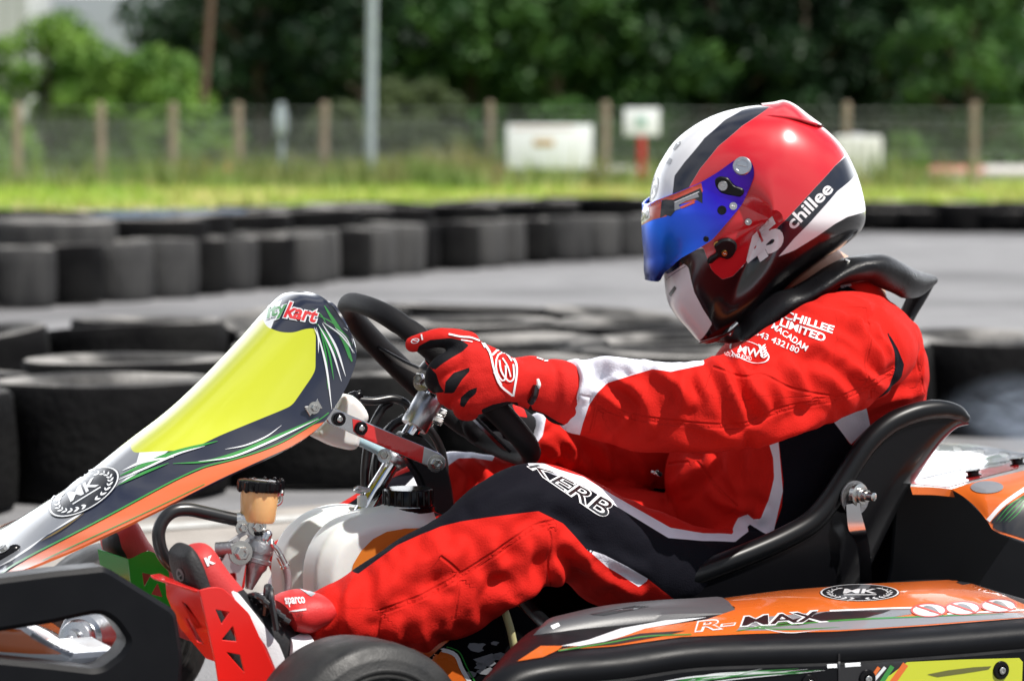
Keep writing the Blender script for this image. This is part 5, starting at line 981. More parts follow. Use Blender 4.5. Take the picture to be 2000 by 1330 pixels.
def stitch(k_, pts):
    L_ = on(k_, pts); L_ = cat(np.c_[L_, np.zeros(len(L_))], 40)[:, :2]; idx = np.where((REG == rid[k_]) & (N_[:, 1] < .2))[0]; d = sd_signed(FV[idx], L_); seam[idx] = np.where(np.abs(d) < np.abs(seam[idx]), d, seam[idx])
panel(wht, 'armn', [(1080, 640), (1380, 660), (1376, 712), (1310, 726), (1274, 721), (1230, 734), (1186, 748), (1166, 768), (1150, 792), (1138, 828), (1130, 880), (1070, 880)])
panel(blk, 'armn', [(1728, 640), (1753, 680), (1766, 712), (1760, 738), (1744, 762), (1714, 782), (1738, 752), (1748, 720), (1747, 688)])
panel(blk, 'armn', [(1104, 690), (1121, 698), (1127, 722), (1131, 758), (1124, 770), (1112, 764), (1110, 720)])  # dark gap between glove cuff and sleeve, painted onto the cloth
panel(blk, ('torso', 'armn'), [(1628, 568), (1650, 556), (1676, 570), (1664, 575)]); panel(wht, ('torso', 'armn'), [(1640, 558), (1662, 554), (1664, 559), (1642, 563)])
panel(blk, ('torso', 'legn'), [(1521, 862), (1560, 840), (1627, 815), (1660, 868), (1780, 880), (1760, 1000), (1700, 1120), (1600, 1190), (1540, 1090), (1510, 1048), (1527, 990), (1530, 940)])
panel(wht, ('torso', 'legn'), [(1500, 860), (1519, 850), (1522, 880), (1529, 959), (1512, 1033), (1507, 1044), (1484, 1016), (1501, 977), (1512, 933), (1510, 894)])
panel(wht, 'torso', [(1627, 822), (1640, 790), (1690, 790), (1700, 830), (1662, 868)])
LEGB = [(700, 1120), (776, 1064), (820, 1044), (860, 1028), (900, 1018), (952, 1010), (1000, 1004), (1052, 998), (1072, 1008), (1100, 1022), (1124, 1048), (1148, 1076), (1268, 1132), (1330, 1180), (1440, 1240), (1620, 1190), (1540, 1060), (1503, 1041), (1479, 1029), (1462, 1036), (1436, 1057), (1374, 1055), (1305, 1049), (1200, 985), (1140, 945), (1092, 926), (1050, 906), (1040, 880), (980, 860), (860, 920), (740, 1010), (650, 1110)]
panel(blk, ('legn', 'torso'), LEGB)
STR = [(1022, 890), (1092, 917), (1140, 931), (1200, 968), (1309, 1030), (1374, 1041), (1431, 1043), (1462, 1021), (1479, 1012), (1508, 1040), (1501, 1046), (1479, 1030), (1462, 1037), (1436, 1058), (1374, 1056), (1305, 1050), (1200, 986), (1140, 948), (1092, 930), (1034, 910)]
panel(wht, ('legn', 'torso'), STR)
panel(wht, ('torso', 'legn'), [(1472, 1012), (1486, 1014), (1514, 1032), (1508, 1048), (1488, 1036), (1478, 1028)])
panel(wht, ('legn', 'torso'), [(1146, 1072), (1180, 1083), (1225, 1106), (1268, 1131), (1248, 1146), (1215, 1124), (1186, 1107)])
panel(wht, 'legf', [(845, 915), (866, 878), (880, 860), (975, 870), (962, 900), (925, 894), (895, 895), (874, 910), (866, 930)])
panel(blk, 'legf', [(545, 1085), (590, 1040), (650, 1004), (700, 970), (760, 935), (850, 900), (870, 1000), (700, 1080), (580, 1120)])
panel(wht, 'armf', [(990, 800), (1062, 800), (1066, 816), (1060, 850), (1038, 880), (1008, 897), (990, 910), (980, 900), (1000, 880)])
panel(wht, 'legf', [(788, 952), (815, 924), (818, 952)])
for k_, pts in [('armn', [(1150, 776), (1218, 806), (1330, 824), (1450, 828), (1530, 796), (1650, 772), (1746, 720)]), ('armn', [(1152, 783), (1218, 812), (1330, 830), (1450, 834), (1532, 802), (1652, 778), (1744, 732)]), ('armn', [(1390, 716), (1450, 736), (1490, 732), (1550, 760), (1634, 776)]), ('armn', [(1690, 600), (1700, 660), (1692, 720), (1700, 780)]),
                ('legn', [(744, 1192), (820, 1164), (900, 1120), (980, 1068), (1040, 1028), (1084, 1016)]), ('legn', [(746, 1198), (822, 1170), (902, 1127), (982, 1075), (1042, 1035), (1086, 1022)]), ('legn', [(744, 1192), (738, 1230), (742, 1266)]), ('legn', [(896, 1118), (894, 1160), (886, 1210)]), ('legn', [(1068, 1020), (1076, 1060), (1068, 1100), (1074, 1150)]), ('legn', [(860, 1086), (885, 1106), (900, 1122)]),
                ('torso', [(1276, 930), (1310, 906), (1346, 902)]), ('torso', [(1360, 900), (1400, 950), (1440, 990)]), ('torso', [(1735, 600), (1770, 650), (1790, 700), (1810, 770)]), ('torso', [(1725, 596), (1758, 650), (1776, 700), (1790, 760)]), ('armn', [(1172, 774), (1166, 790), (1154, 846)]), ('armn', [(1130, 772), (1150, 776), (1166, 776)])]: stitch(k_, pts)
m_suit = paint_mat('suit_cloth', (.54, .015, .010), [('p_black', (.006, .006, .010)), ('p_white', (.72, .72, .8))], .8, 0, .3, 420, 'seam', .08, crease=.3)
suit = MB(); suit.add(V, f, m_suit, True, {'p_black': blk, 'p_white': wht, 'seam': seam}); bs = suit.bvh()
def ST(s_, quad, **k): lay_text(suit, bs, s_, quad, M['print'], off=.0011, L=10, **k)
ST('KERB', [(1028, 912), (1178, 1014), (1206, 984), (1050, 906)], bold=.045)
lay_text(suit, bs, 'KERB', [(1031, 912.5), (1178, 1011), (1203, 986), (1050, 908.5)], M['ink'], bold=-.006, off=.0016, L=10)
def ST2(s_, x, y, dx, dy, w_, h_, **k):   # baseline start, direction, up
    l = math.hypot(dx, dy); ux_, uy_ = dx / l, dy / l; vx, vy = uy_, -ux_; ST(s_, [(x, y), (x + ux_ * w_, y + uy_ * w_), (x + ux_ * w_ + vx * h_, y + uy_ * w_ + vy * h_), (x + vx * h_, y + vy * h_)], **k)
ST2('CHILLEE', 1530, 622, 1, .32, 100, 15.5, bold=.03); ST2('LIMITED', 1522, 637, 1, .37, 92, 15.5, bold=.03); ST2('MACADAM', 1506, 642, 1, .66, 80, 12, bold=.01); ST2('01543 432180', 1456, 648, 1, .42, 110, 11.5, bold=.01); ST2('MIDLAND ROAD', 1412, 694, 1, .2, 56, 8)
for lp in (ring_px(1464, 688, 40, 19, 2.5, 20),): lay_poly(suit, bs, lp, M['print'], off=.0011, L=10)
ST2('MW', 1440, 690, 1, .22, 44, 16, bold=.02)
for i in range(5):
    for s_ in (-1, 1): lay_poly(suit, bs, stroke([(1492 - i * 1.0, 700 - i * 5), (1492 - i + s_ * 7, 696 - i * 5 - 3)], 3.5, None, 8, True), M['print'], off=.0011)
SUIT = suit.build('race_suit', DRV, autosmooth=None)
# zip puller at the waist pocket
b = MB(); b.add(*tube([K(1272, 921, -.1), K(1281, 924, -.105), K(1288, 928, -.1)], .0022, 8), M['zinc']); b.add(*ball_tube([K(1284, 922, -.105), K(1290, 926, -.102)], .0034, 8), M['gloss']); b.build('zip_puller', SUIT)

# ---- body under the suit: head, neck, trunk, limbs in one surface --
hc = K(1478, 420, 0)
parts = [ball_tube([hc + Vector((-.02, 0, -.055)), hc + Vector((.0, 0, .03))], [.068, .085], 20), ball_tube([hc + Vector((-.06, 0, -.07)), hc + Vector((-.07, 0, .0))], [.035, .045], 14), ball_tube([hc + Vector((-.118, 0, -.012)), hc + Vector((-.098, 0, .022))], [.014, .009], 10)]
parts += [ball_tube([hc + Vector((-.01, s_ * .082, -.01)), hc + Vector((-.005, s_ * .086, .022))], .012, 8) for s_ in (-1, 1)]
parts.append(ball_tube([hc + Vector((.02, 0, -.03)), K(1580, 540, 0), K(1640, 600, 0)], [.058, .06, .075], 20, 16))
parts.append(limb([(t, b_, y, hw * .8) for t, b_, y, hw in [(( (a[0][0] * .85 + a[1][0] * .15), (a[0][1] * .85 + a[1][1] * .15)), ((a[0][0] * .15 + a[1][0] * .85), (a[0][1] * .15 + a[1][1] * .85)), a[2], a[3]) for a in TORSO[:-2]]])[0])
for sp in (ARM_N, ARM_F, LEG_N, LEG_F): parts.append(limb([((a[0][0] * .8 + a[1][0] * .2, a[0][1] * .8 + a[1][1] * .2), (a[0][0] * .2 + a[1][0] * .8, a[0][1] * .2 + a[1][1] * .8), a[2], a[3] * .65) for a in sp])[0])
Vb, fb = voxel(parts, .007, 4); b = MB(); b.add(Vb, fb, M['skin'])
b.build('body', DRV)
b = MB(); b.add(*voxel([ball_tube([hc + Vector((.0, 0, .035)), hc + Vector((.03, 0, .0)), hc + Vector((.045, 0, -.05))], [.082, .084, .06], 18, 12)], .006, 2), M['hair']); b.build('hair', DRV)

# ---- helmet -------------------------------------------------------
hyaw = R(7); hx = RZI @ Vector((math.cos(hyaw), math.sin(hyaw), 0)); hn = RZI @ Vector((math.sin(hyaw) * -1, math.cos(hyaw), 0)); hp = K(1475, 430, -.015); hn = hn.normalized()
HP = lambda a, b_, off=0.0: KP(a, b_, hp + hn * off, hn)
HO = [(1272, 420), (1272, 385), (1279, 348), (1295, 313), (1321, 276), (1358, 246), (1398, 225), (1442, 212), (1486, 206), (1526, 208), (1568, 226), (1606, 252), (1634, 280), (1654, 311), (1668, 344), (1679, 384), (1683, 415), (1679, 440), (1662, 462), (1632, 486), (1594, 512), (1552, 545), (1508, 585), (1464, 628), (1420, 657), (1384, 670), (1366, 667), (1346, 645), (1324, 620), (1308, 594), (1302, 566), (1298, 530), (1284, 500), (1276, 460)]
def helm(out, Wd, nl=72, n=200, ex=2.5, grow=0.0):
    C = np.array(HP(1478, 425)); O_ = even(cat([HP(*q) for q in out], 400, True), n, True); hnn = np.array(hn); rings = []
    for t in np.linspace(-math.pi / 2, math.pi / 2, nl + 2)[1:-1]:
        s_ = math.cos(t) ** (2 / ex); l_ = np.sign(t) * abs(math.sin(t)) ** (2 / ex); w_ = np.full(n, Wd)
        ax = (O_ - C) @ np.array(hx); zz = (O_ - C)[:, 2]
        w_ = Wd * (1 - .18 * np.clip(-ax / .15, 0, 1) ** 2 - .22 * np.clip(-zz / .15, 0, 1.3) ** 2)
        rings.append(C + (O_ - C) * s_ + hnn * (w_ * l_)[:, None])
    return np.array(rings), C
rg, HC = helm(HO, .125); Vh, fh = loft(rg)
hxn, hnn = np.array(hx), np.array(hn)
hflat = lambda P: np.stack([(np.asarray(P).reshape(-1, 3) - HC) @ hxn, (np.asarray(P).reshape(-1, 3) - HC)[:, 2]], 1)
bh = BVHTree.FromPolygons([tuple(v) for v in Vh], fh)
def hon(pts, bv_=None):
    o = []
    for a, b_ in pts:
        h_ = (bv_ or bh).ray_cast(O_L, ray_l(a, b_)); o.append(tuple(h_[0]) if h_[0] else tuple(HP(a, b_, -.03)))
    return hflat(o)
HV = hflat(Vh); ha = {}
HPOL = {'h_navy': [[(1313, 382), (1317, 344), (1337, 317), (1376, 270), (1415, 235), (1450, 215), (1474, 207), (1484, 180), (1530, 180), (1513, 203), (1482, 225), (1450, 246), (1403, 286), (1368, 329), (1347, 364), (1325, 410)], [(1640, 316), (1630, 325), (1591, 368), (1552, 411), (1525, 438), (1474, 493), (1450, 520), (1480, 560), (1521, 501), (1552, 465), (1595, 420), (1635, 374), (1673, 334), (1690, 300), (1655, 298)]],
        'h_red': [[(1347, 364), (1290, 440), (1374, 485), (1388, 524), (1396, 535), (1411, 546), (1431, 540), (1450, 520), (1474, 493), (1525, 438), (1552, 411), (1591, 368), (1630, 325), (1651, 302), (1700, 250), (1620, 140), (1513, 170), (1508, 205), (1482, 225), (1450, 246), (1403, 286), (1368, 329)]],
        'h_black': [[(1720, 405), (1679, 417), (1655, 424), (1630, 438), (1591, 465), (1552, 489), (1521, 501), (1450, 520), (1431, 540), (1411, 546), (1396, 534), (1388, 524), (1374, 485), (1290, 500), (1270, 545), (1295, 547), (1318, 528), (1337, 514), (1345, 524), (1350, 548), (1356, 571), (1372, 602), (1391, 632), (1368, 672), (1372, 700), (1500, 720), (1740, 520)]]}
for k_, pl in HPOL.items():
    d = np.full(len(Vh), .1)
    for q in pl: d = np.minimum(d, sd_poly(HV, hon(q)))
    ha[k_] = d
m_shell = paint_mat('helmet_paint', (.78, .78, .8), [('h_navy', (.010, .012, .022)), ('h_red', (.56, .012, .02)), ('h_black', (.004, .004, .005))], .25, .75, coat_r=.13)
HEL = thing('helmet', None, None); HEL.parent = DRV
sh = MB(); sh.add(Vh, fh, m_shell, True, ha)
bsh = bh
lay_text(sh, bsh, '45', [(1466, 527), (1538, 474), (1510, 419), (1446, 484)], M['printgloss'], bold=.07, off=.0007, L=8)
lay_text(sh, bsh, 'chillee', [(1550, 450), (1629, 372), (1611, 354), (1532, 432)], M['printgloss'], bold=.022, off=.0007, L=8)
lay_poly(sh, bsh, ring_px(1277, 369, 7.5, 24, 1.6, 14), M['ink'], off=.0006, L=4); lay_poly(sh, bsh, stroke([(1273, 380), (1277, 362), (1280, 376)], 1.6), M['ink'], off=.0006); lay_poly(sh, bsh, stroke([(1281, 372), (1281, 360)], 1.4), M['ink'], off=.0006)
lay_poly(sh, bsh, [(1314, 292), (1320, 280), (1330, 276), (1330, 282), (1318, 295)], M['ink'], off=.0006); lay_poly(sh, bsh, [(1301, 320), (1308, 309), (1314, 312), (1310, 322)], M['grey'], off=.0006)
lay_poly(sh, bsh, rnd([(1306, 574), (1318, 558), (1322, 563), (1311, 580)], 2), M['ink'], off=.0006)
lay_poly(sh, bsh, stroke([(1300, 548), (1320, 532), (1340, 520)], 1.5), M['grey'], off=.0006)
sh.build('shell', HEL)
# rubber edge at the bottom and rear trim
b = MB(); ed = [(1683, 420), (1678, 442), (1658, 462), (1628, 484), (1590, 508)]; b.add(*ball_tube([HP(a - 2, c, 0) for a, c in ed], .0075, 10), M['gloss']); b.build('edge_trim', HEL)
# top spoiler
b = MB(); rid_ = cat([HP(1486, 206), HP(1512, 203), HP(1530, 199.5), HP(1550, 207), HP(1577, 228), HP(1606, 250)], 30); low = cat([HP(a, c, -.062 - .012 * math.sin(math.pi * i / 5)) for i, (a, c) in enumerate([(1482, 230), (1508, 229), (1535, 231), (1560, 235), (1582, 242), (1603, 247)])], 30)
V_ = []
for t in np.linspace(-1, 1, 25):
    e = abs(t) ** 1.8; dl = (low - rid_); lat = dl @ hnn; ip = dl - lat[:, None] * hnn; V_.append(rid_ + ip * e + hnn * (lat * abs(t) * (1 if t > 0 else -1) * -1)[:, None] * (1 if True else 0))
V_ = np.array(V_); nrm_off = np.array([0, 0, .0025]); b.add(V_.reshape(-1, 3) + nrm_off, grid_faces(25, 30, False), mat('spoiler_red', (.56, .012, .02), .2, coat=1.0)); b.add(*tube([Vector(p_) + Vector((0, 0, .0015)) for p_ in low[::3]], .0022, 8), bpy.data.materials['spoiler_red']); b.build('spoiler', HEL)
# visor: its own curved shell, wrapped round the front
VO = [(1256, 430), (1258, 405), (1268, 380), (1282, 346)] + HO[3:29] + [(1300, 570), (1264, 548), (1260, 500), (1257, 465)]
rv, _ = helm(VO, .1305, 150, 420); Vv, fv = loft(rv, False); bvv = BVHTree.FromPolygons([tuple(v) for v in Vv], fv)
VP = [(1244, 400), (1258, 401), (1285, 390), (1320, 377), (1368, 357), (1400, 338), (1436, 312), (1450, 306), (1464, 311), (1472, 325), (1473, 345), (1450, 399), (1411, 446), (1392, 468), (1372, 481), (1329, 505), (1294, 536), (1289, 551), (1264, 548), (1240, 540)]
vp = hon(rnd(VP, 8, 3), bvv); vp[0] = hflat([HP(1235, 398)])[0]; sdv = sd_poly(hflat(Vv), vp)
HVv = hflat(Vv); far_ = ((Vv - HC) @ hxn) < .02
keep = sdv < 0; cell = .0016
# pull the ragged border onto the outline
g = np.zeros((len(Vv), 2)); e_ = 1e-4
for ax in (0, 1):
    dlt = np.zeros(2); dlt[ax] = e_; g[:, ax] = (sd_poly(HVv + dlt, vp) - sd_poly(HVv - dlt, vp)) / (2 * e_)
near_ = np.abs(sdv) < .0035; mv = g * sdv[:, None] * near_[:, None]; V3 = Vv - mv[:, :1] * hxn - np.c_[np.zeros(len(Vv)), np.zeros(len(Vv)), mv[:, 1]]
fk = [q for q in fv if all(sdv[i] < .0028 for i in q) and any(sdv[i] < -.0 for i in q)]
Nv = vnormals(Vv, fv); Nv *= np.sign(((Vv - HC) * Nv).sum(1).mean())
used = sorted({i for q in fk for i in q}); ix = {o: i for i, o in enumerate(used)}; A_ = V3[used]; B_ = A_ - Nv[used] * .003; nn = len(used)
fq = [tuple(ix[i] for i in q) for q in fk]; ec = {}
for q in fq:
    for i in range(len(q)): k_ = (q[i - 1], q[i]); ec[k_] = ec.get(k_, 0) + 1
rim_ = [(a, c, c + nn, a + nn) for (a, c) in ec if (c, a) not in ec]
m_vis = bpy.data.materials.new('visor_mirror'); m_vis.use_nodes = True; Nn, Ll = nt(m_vis); bb = Nn['Principled BSDF']; bb.inputs['Metallic'].default_value = 1; bb.inputs['Roughness'].default_value = .3; bb.inputs['Coat Weight'].default_value = .25
at_ = Nn.new('ShaderNodeAttribute'); at_.attribute_name = 'tint'; rp = Nn.new('ShaderNodeValToRGB'); el = rp.color_ramp.elements; el[0].position = 0; el[0].color = (.01, .03, .22, 1); el[1].position = 1; el[1].color = (.02, .005, .05, 1)
for ps, c in ((.10, (.02, .10, .62, 1)), (.2, (.02, .17, .9, 1)), (.42, (.05, .13, .95, 1)), (.62, (.07, .03, .85, 1)), (.8, (.09, .02, .5, 1))): e2 = el.new(ps); e2.color = c
Ll.new(at_.outputs['Fac'], rp.inputs['Fac']); Ll.new(rp.outputs['Color'], bb.inputs['Base Color'])
p0, p1 = hflat([HP(1258, 520)])[0], hflat([HP(1470, 330)])[0]; tint = np.clip(((hflat(A_) - p0) @ (p1 - p0)) / ((p1 - p0) @ (p1 - p0)), 0, 1)
vis = MB(); vis.add(np.concatenate([A_, B_]), fq + [tuple(i + nn for i in q[::-1]) for q in fq] + rim_, m_vis, True, {'tint': np.concatenate([tint, tint])}); bq = vis.bvh()
m_strip = mat('visor_strip_red', (.6, .06, .02), .3, coat=1.0)
def VL(p_, m, **k): lay_poly(vis, bq, p_, m, L=6, **k)
VL([(1250, 404), (1285, 391), (1320, 378), (1370, 357.5), (1373, 374), (1360, 392), (1318, 402), (1302, 423), (1276, 429), (1254, 440)], m_strip, off=.0004)
VL([(1293, 392), (1300, 390), (1316, 391), (1368, 368), (1372, 378), (1372, 398), (1352, 386), (1330, 398), (1310, 423), (1300, 420), (1290, 426)], M['ink'], off=.0008); VL([(1318, 397), (1362, 377), (1366, 385), (1340, 393), (1326, 401), (1330, 408), (1318, 412)], M['grey'], off=.0012); VL([(1328, 405), (1356, 393), (1358, 397), (1332, 408)], m_strip, off=.0014)
VL(stroke([(1318, 396), (1366, 375)], 1.4), M['pale'], off=.0014); VL([(1252, 412), (1268, 404), (1270, 426), (1254, 438)], M['pale'], off=.0007)
lay_text(vis, bq, '00', [(1252, 434), (1268, 426), (1268, 410), (1253, 417)], M['ink'], bold=.05, off=.001, L=4)
VIS = vis.build('visor', HEL)
def disc(px, py, r_, m, h_=.003, slot=True, nm='visor_pivot', par=None, bv_=None, dz=.0):
    p_, n_ = hit(bv_ or bq, px, py); b = MB(); b.add(*lathe(p_ + n_ * dz, n_, [(-.002, r_), (h_ * .6, r_), (h_, r_ * .9), (h_, r_ * .66), (h_ * .8, r_ * .62), (h_ * .8, 0)], 32), m)
    if slot: u_ = np.cross(n_, [.3, 0, 1]); u_ /= np.linalg.norm(u_); b.add(*tube([p_ + n_ * (dz + h_ * .85) - u_ * r_ * .5, p_ + n_ * (dz + h_ * .85) + u_ * r_ * .5], .0006, 6, sm=False), M['cast'])
    return b.build(nm, par or HEL)
disc(1450, 325, .0138, M['alloy'], .004)
b = MB(); p_, n_ = hit(bq, 1424, 372); bb2 = [(1396, 350), (1406, 344), (1422, 347), (1434, 362), (1452, 369), (1454, 378), (1446, 385), (1424, 381), (1408, 377), (1398, 364)]
pp = [np.array(KP(a, c, Vector(p_), Vector(n_))) for a, c in rnd(bb2, 5)]; ex = pp[3] - pp[0]; ex -= n_ * (ex @ n_); ex /= np.linalg.norm(ex); ey = np.cross(n_, ex); b.add(*prism([[((q - p_) @ ex, (q - p_) @ ey) for q in pp]], (p_ - n_ * .002, ex, ey, n_), .0055, .0015), M['satin']); b.build('visor_latch', HEL)
disc(1413, 363, .0075, M['alloy'], .003, dz=.003); disc(1432, 403, .0062, M['alloy'], .003); disc(1410, 411, .0068, M['satin'], .004, False); disc(1461, 433, .0055, M['alloy'], .003, True, 'screw', None, bsh); disc(1379, 467, .0042, M['satin'], .0015, False)
b = MB(); p_, n_ = hit(bsh, 1412, 490); vb = [(1393, 478), (1408, 466), (1424, 464), (1438, 472), (1439, 484), (1430, 500), (1420, 506), (1405, 500), (1388, 514), (1380, 512), (1384, 502), (1400, 493)]
pp = [np.array(KP(a, c, Vector(p_), Vector(n_))) for a, c in rnd(vb, 5)]; ex = pp[3] - pp[0]; ex -= n_ * (ex @ n_); ex /= np.linalg.norm(ex); ey = np.cross(n_, ex); b.add(*prism([[((q - p_) @ ex, (q - p_) @ ey) for q in pp]], (p_ - n_ * .003, ex, ey, n_), .009, .0025), M['satin']); b.build('side_vent', HEL)
disc(1413, 491, .0045, M['gold'], .003, True, 'screw', None, bsh, .006); disc(1401, 477, .0052, M['gold'], .003, True, 'screw', None, bsh, .003)
# strap end under the chin
b = MB(); b.add(*tube([HP(1370, 668, -.06), K(1400, 660, -.1), K(1424, 650, -.11), K(1440, 636, -.1)], .005, 10, flat_=.3), M['ink']); b.build('strap', HEL)

# ---- neck brace ---------------------------------------------------
up_b = [(1436, 632), (1470, 604), (1513, 574), (1556, 560), (1591, 543), (1630, 517), (1669, 500), (1704, 496), (1736, 500), (1767, 517), (1794, 529), (1818, 536)]
lo_b = [(1424, 666), (1454, 668), (1493, 652), (1540, 622), (1591, 587), (1630, 560), (1680, 549), (1706, 556), (1740, 572), (1768, 584), (1795, 580), (1815, 560)]
m_brace = mat('brace_vinyl', (.005, .005, .006), .34, bump=.25, bscale=500, spec=.35, rvar=.08, vscale=30)
b = MB(); ys_ = np.interp(np.linspace(0, 1, 12), [0, .15, .4, .65, .85, 1], [-.035, -.095, -.115, -.11, -.085, -.04]); rings = []
A = cat([K(a, c, y) for (a, c), y in zip(up_b, ys_)], 70); B = cat([K(a, c, y) for (a, c), y in zip(lo_b, ys_)], 70)
for i in range(70):
    c = (A[i] + B[i]) / 2; a = (A[i] - B[i]) / 2; u_ = i / 69; th = .024 + .012 * math.sin(math.pi * min(1, u_ * 1.1)); w_ = 1 + .03 * math.sin(u_ * 40) * (u_ < .8)
    rings.append([c + a * math.cos(t) * w_ + np.array([0, th, 0]) * math.sin(t) * (1 + .25 * math.cos(t)) for t in np.linspace(0, 2 * math.pi, 22, endpoint=False)])
rn = np.array(rings); far_r = rn * np.array([1, -1, 1]); b.add(*loft(rn), m_brace); b.add(*loft(far_r[:, ::-1]), m_brace)
Vn_, fn_ = voxel([loft(rn), loft(far_r[:, ::-1]), ball_tube([A[-1] * .5 + B[-1] * .5 + [0, .02, 0], (A[-1] * .5 + B[-1] * .5) * np.array([1, -1, 1])], .014, 12), ball_tube([A[0] * .5 + B[0] * .5, (A[0] * .5 + B[0] * .5) * np.array([1, -1, 1])], .018, 12)], .0042, 4)
b = MB(); b.add(Vn_, fn_, m_brace); NB = b.build('neck_brace', DRV)
b = MB(); b.add(*tube([K(1806, 546, -.03), K(1792, 578, -.035), K(1774, 612, -.04), K(1756, 650, -.05)], [.02, .017, .015, .014], 14, flat_=.7), m_brace); b.build('brace_tail', NB)
b = MB(); b.add(*tube([K(1440, 632, -.085), K(1430, 642, -.085), K(1424, 654, -.085)], .004, 8), M['zinc']); b.add(*tube([K(1650, 508, -.125), K(1666, 514, -.128)], .0025, 8), M['zinc']); b.build('brace_buckle', NB)

# ---- gloves -------------------------------------------------------
def glove(name, parts, pol, size, base, layers):
    Vg, fg = voxel(parts, size, 3); bg_ = BVHTree.FromPolygons([tuple(v) for v in Vg], fg); at = {}; Ng = vnormals(Vg, fg)
    dn = np.array([noise.noise(Vector(v) * 45) * .0012 + noise.noise(Vector(v) * 130) * .0004 for v in Vg]); Vg = Vg + Ng * dn[:, None]
    for k_, pls in pol.items():
        d = np.full(len(Vg), .05)
        for q in pls:
            o = [];
            for a, c in q:
                h_ = bg_.ray_cast(O_L, ray_l(a, c)); o.append(tuple(h_[0]) if h_[0] else tuple(K(a, c, float(np.median(Vg[:, 1])))))
            d = np.minimum(d, sd_poly(flat(Vg), flat(o)))
        at[k_] = d
    b = MB(); b.add(Vg, fg, paint_mat(name + '_cloth', base, layers, .75, 0, .3, 500, None, .18), True, at); return b, bg_
kk = lambda a, c, y: K(a, c, y)
pn = []
pn.append(limb([((1002, 700), (1000, 788), -.175, .03), ((1040, 695), (1040, 802), -.172, .035), ((1066, 703), (1066, 812), -.172, .034), ((1082, 701), (1080, 826), -.174, .040), ((1108, 705), (1106, 832), -.176, .043), ((1118, 712), (1114, 824), -.176, .043)], 40, 28)[0])
pn.append(limb([((878, 668), (892, 800), -.198, .022), ((900, 656), (922, 812), -.200, .027), ((950, 672), (962, 800), -.196, .03), ((1000, 698), (1002, 788), -.182, .03), ((1030, 702), (1030, 792), -.174, .03)], 40, 28)[0])
pn.append(ball_tube([kk(915, 668, -.2), kk(874, 660, -.196), kk(838, 663, -.184), kk(807, 672, -.166)], [.0150, .0145, .013, .0115], 14, 30))
pn.append(ball_tube([kk(900, 700, -.205), kk(868, 712, -.206), kk(850, 734, -.192), kk(852, 752, -.165)], [.0165, .0155, .0145, .013], 14, 30))
pn.append(ball_tube([kk(905, 735, -.21), kk(878, 752, -.208), kk(872, 772, -.19), kk(884, 784, -.162)], [.0165, .0155, .014, .0125], 14, 30))
pn.append(ball_tube([kk(925, 768, -.207), kk(902, 784, -.204), kk(904, 802, -.186), kk(920, 806, -.160)], [.015, .014, .0125, .0115], 14, 30))
pn.append(ball_tube([kk(985, 728, -.165), kk(930, 700, -.145), kk(880, 690, -.135), kk(846, 700, -.13)], [.02, .017, .0145, .012], 12, 24))
gm, bgl = glove('glove_red', pn, {'g_black': [[(812, 694), (818, 676), (840, 664), (880, 660), (900, 664), (916, 674), (904, 686), (880, 700), (862, 712), (850, 722), (838, 716), (826, 700)], [(824, 724), (838, 716), (852, 730), (858, 750), (868, 766), (846, 768), (828, 752)], [(868, 768), (870, 746), (886, 728), (916, 718), (918, 724), (902, 742), (886, 768)], [(898, 792), (900, 776), (916, 762), (932, 756), (930, 768), (916, 780), (906, 796)],
      [(940, 800), (962, 790), (990, 784), (1012, 786), (1012, 800), (1000, 830), (950, 830)], [(1036, 786), (1040, 800), (1060, 806), (1090, 824), (1108, 832), (1100, 838), (1060, 826), (1030, 806)]]}, .0028, (.54, .014, .010), [('g_black', (.006, .006, .008))])
def GL(p_, **k): lay_poly(gm, bgl, p_, M['print'], off=.0016, L=7, **k)
GL(stroke([(876, 653), (900, 658), (920, 660), (938, 668), (946, 680)], 3.2, 2.4)); GL(stroke([(900, 664), (922, 668)], 2, 2))
GL(stroke([(944, 672), (956, 690), (964, 722), (976, 752), (1000, 772)], 4)); GL(stroke([(960, 694), (976, 684), (1002, 702), (1008, 726), (1001, 773)], 4)); GL(stroke([(964, 726), (978, 752)], 4))
GL(stroke([(998, 706), (986, 690), (970, 696), (968, 722), (978, 742), (986, 738), (986, 714)], 3.2)); GL(stroke([(974, 704), (978, 726), (992, 744), (1002, 738), (1001, 712)], 3.2)); GL(stroke([(980, 700), (990, 716), (996, 736)], 2.6))
GL(ring_px(812, 666, 8.5, 4.5, 2.4, -15)); GL(stroke([(806, 664), (819, 667)], 2)); GL(stroke([(824, 654), (826, 664)], 3)); GL(stroke([(1048, 700), (1060, 704)], 2)); GL(stroke([(1062, 706), (1070, 706)], 2))
GLV = gm.build('glove', DRV)
b = MB(); b.add(*tube([K(1050, 740, -.212), K(1052, 752, -.214), K(1046, 764, -.21)], [.002, .0035, .002], 8), M['bottle']); b.add(*tube([K(1048, 752, -.211), K(1044, 772, -.209), K(1036, 786, -.2)], .005, 8), M['ink']); b.build('wrist_tab', GLV)
pf = [limb([((1040, 812), (1004, 886), .135, .034), ((1014, 794), (980, 880), .132, .034), ((990, 790), (960, 872), .13, .032)], 24, 24)[0]]
pf.append(limb([((1000, 786), (968, 880), .13, .03), ((965, 800), (948, 868), .13, .03), ((930, 806), (920, 850), .13, .024)], 24, 24)[0])
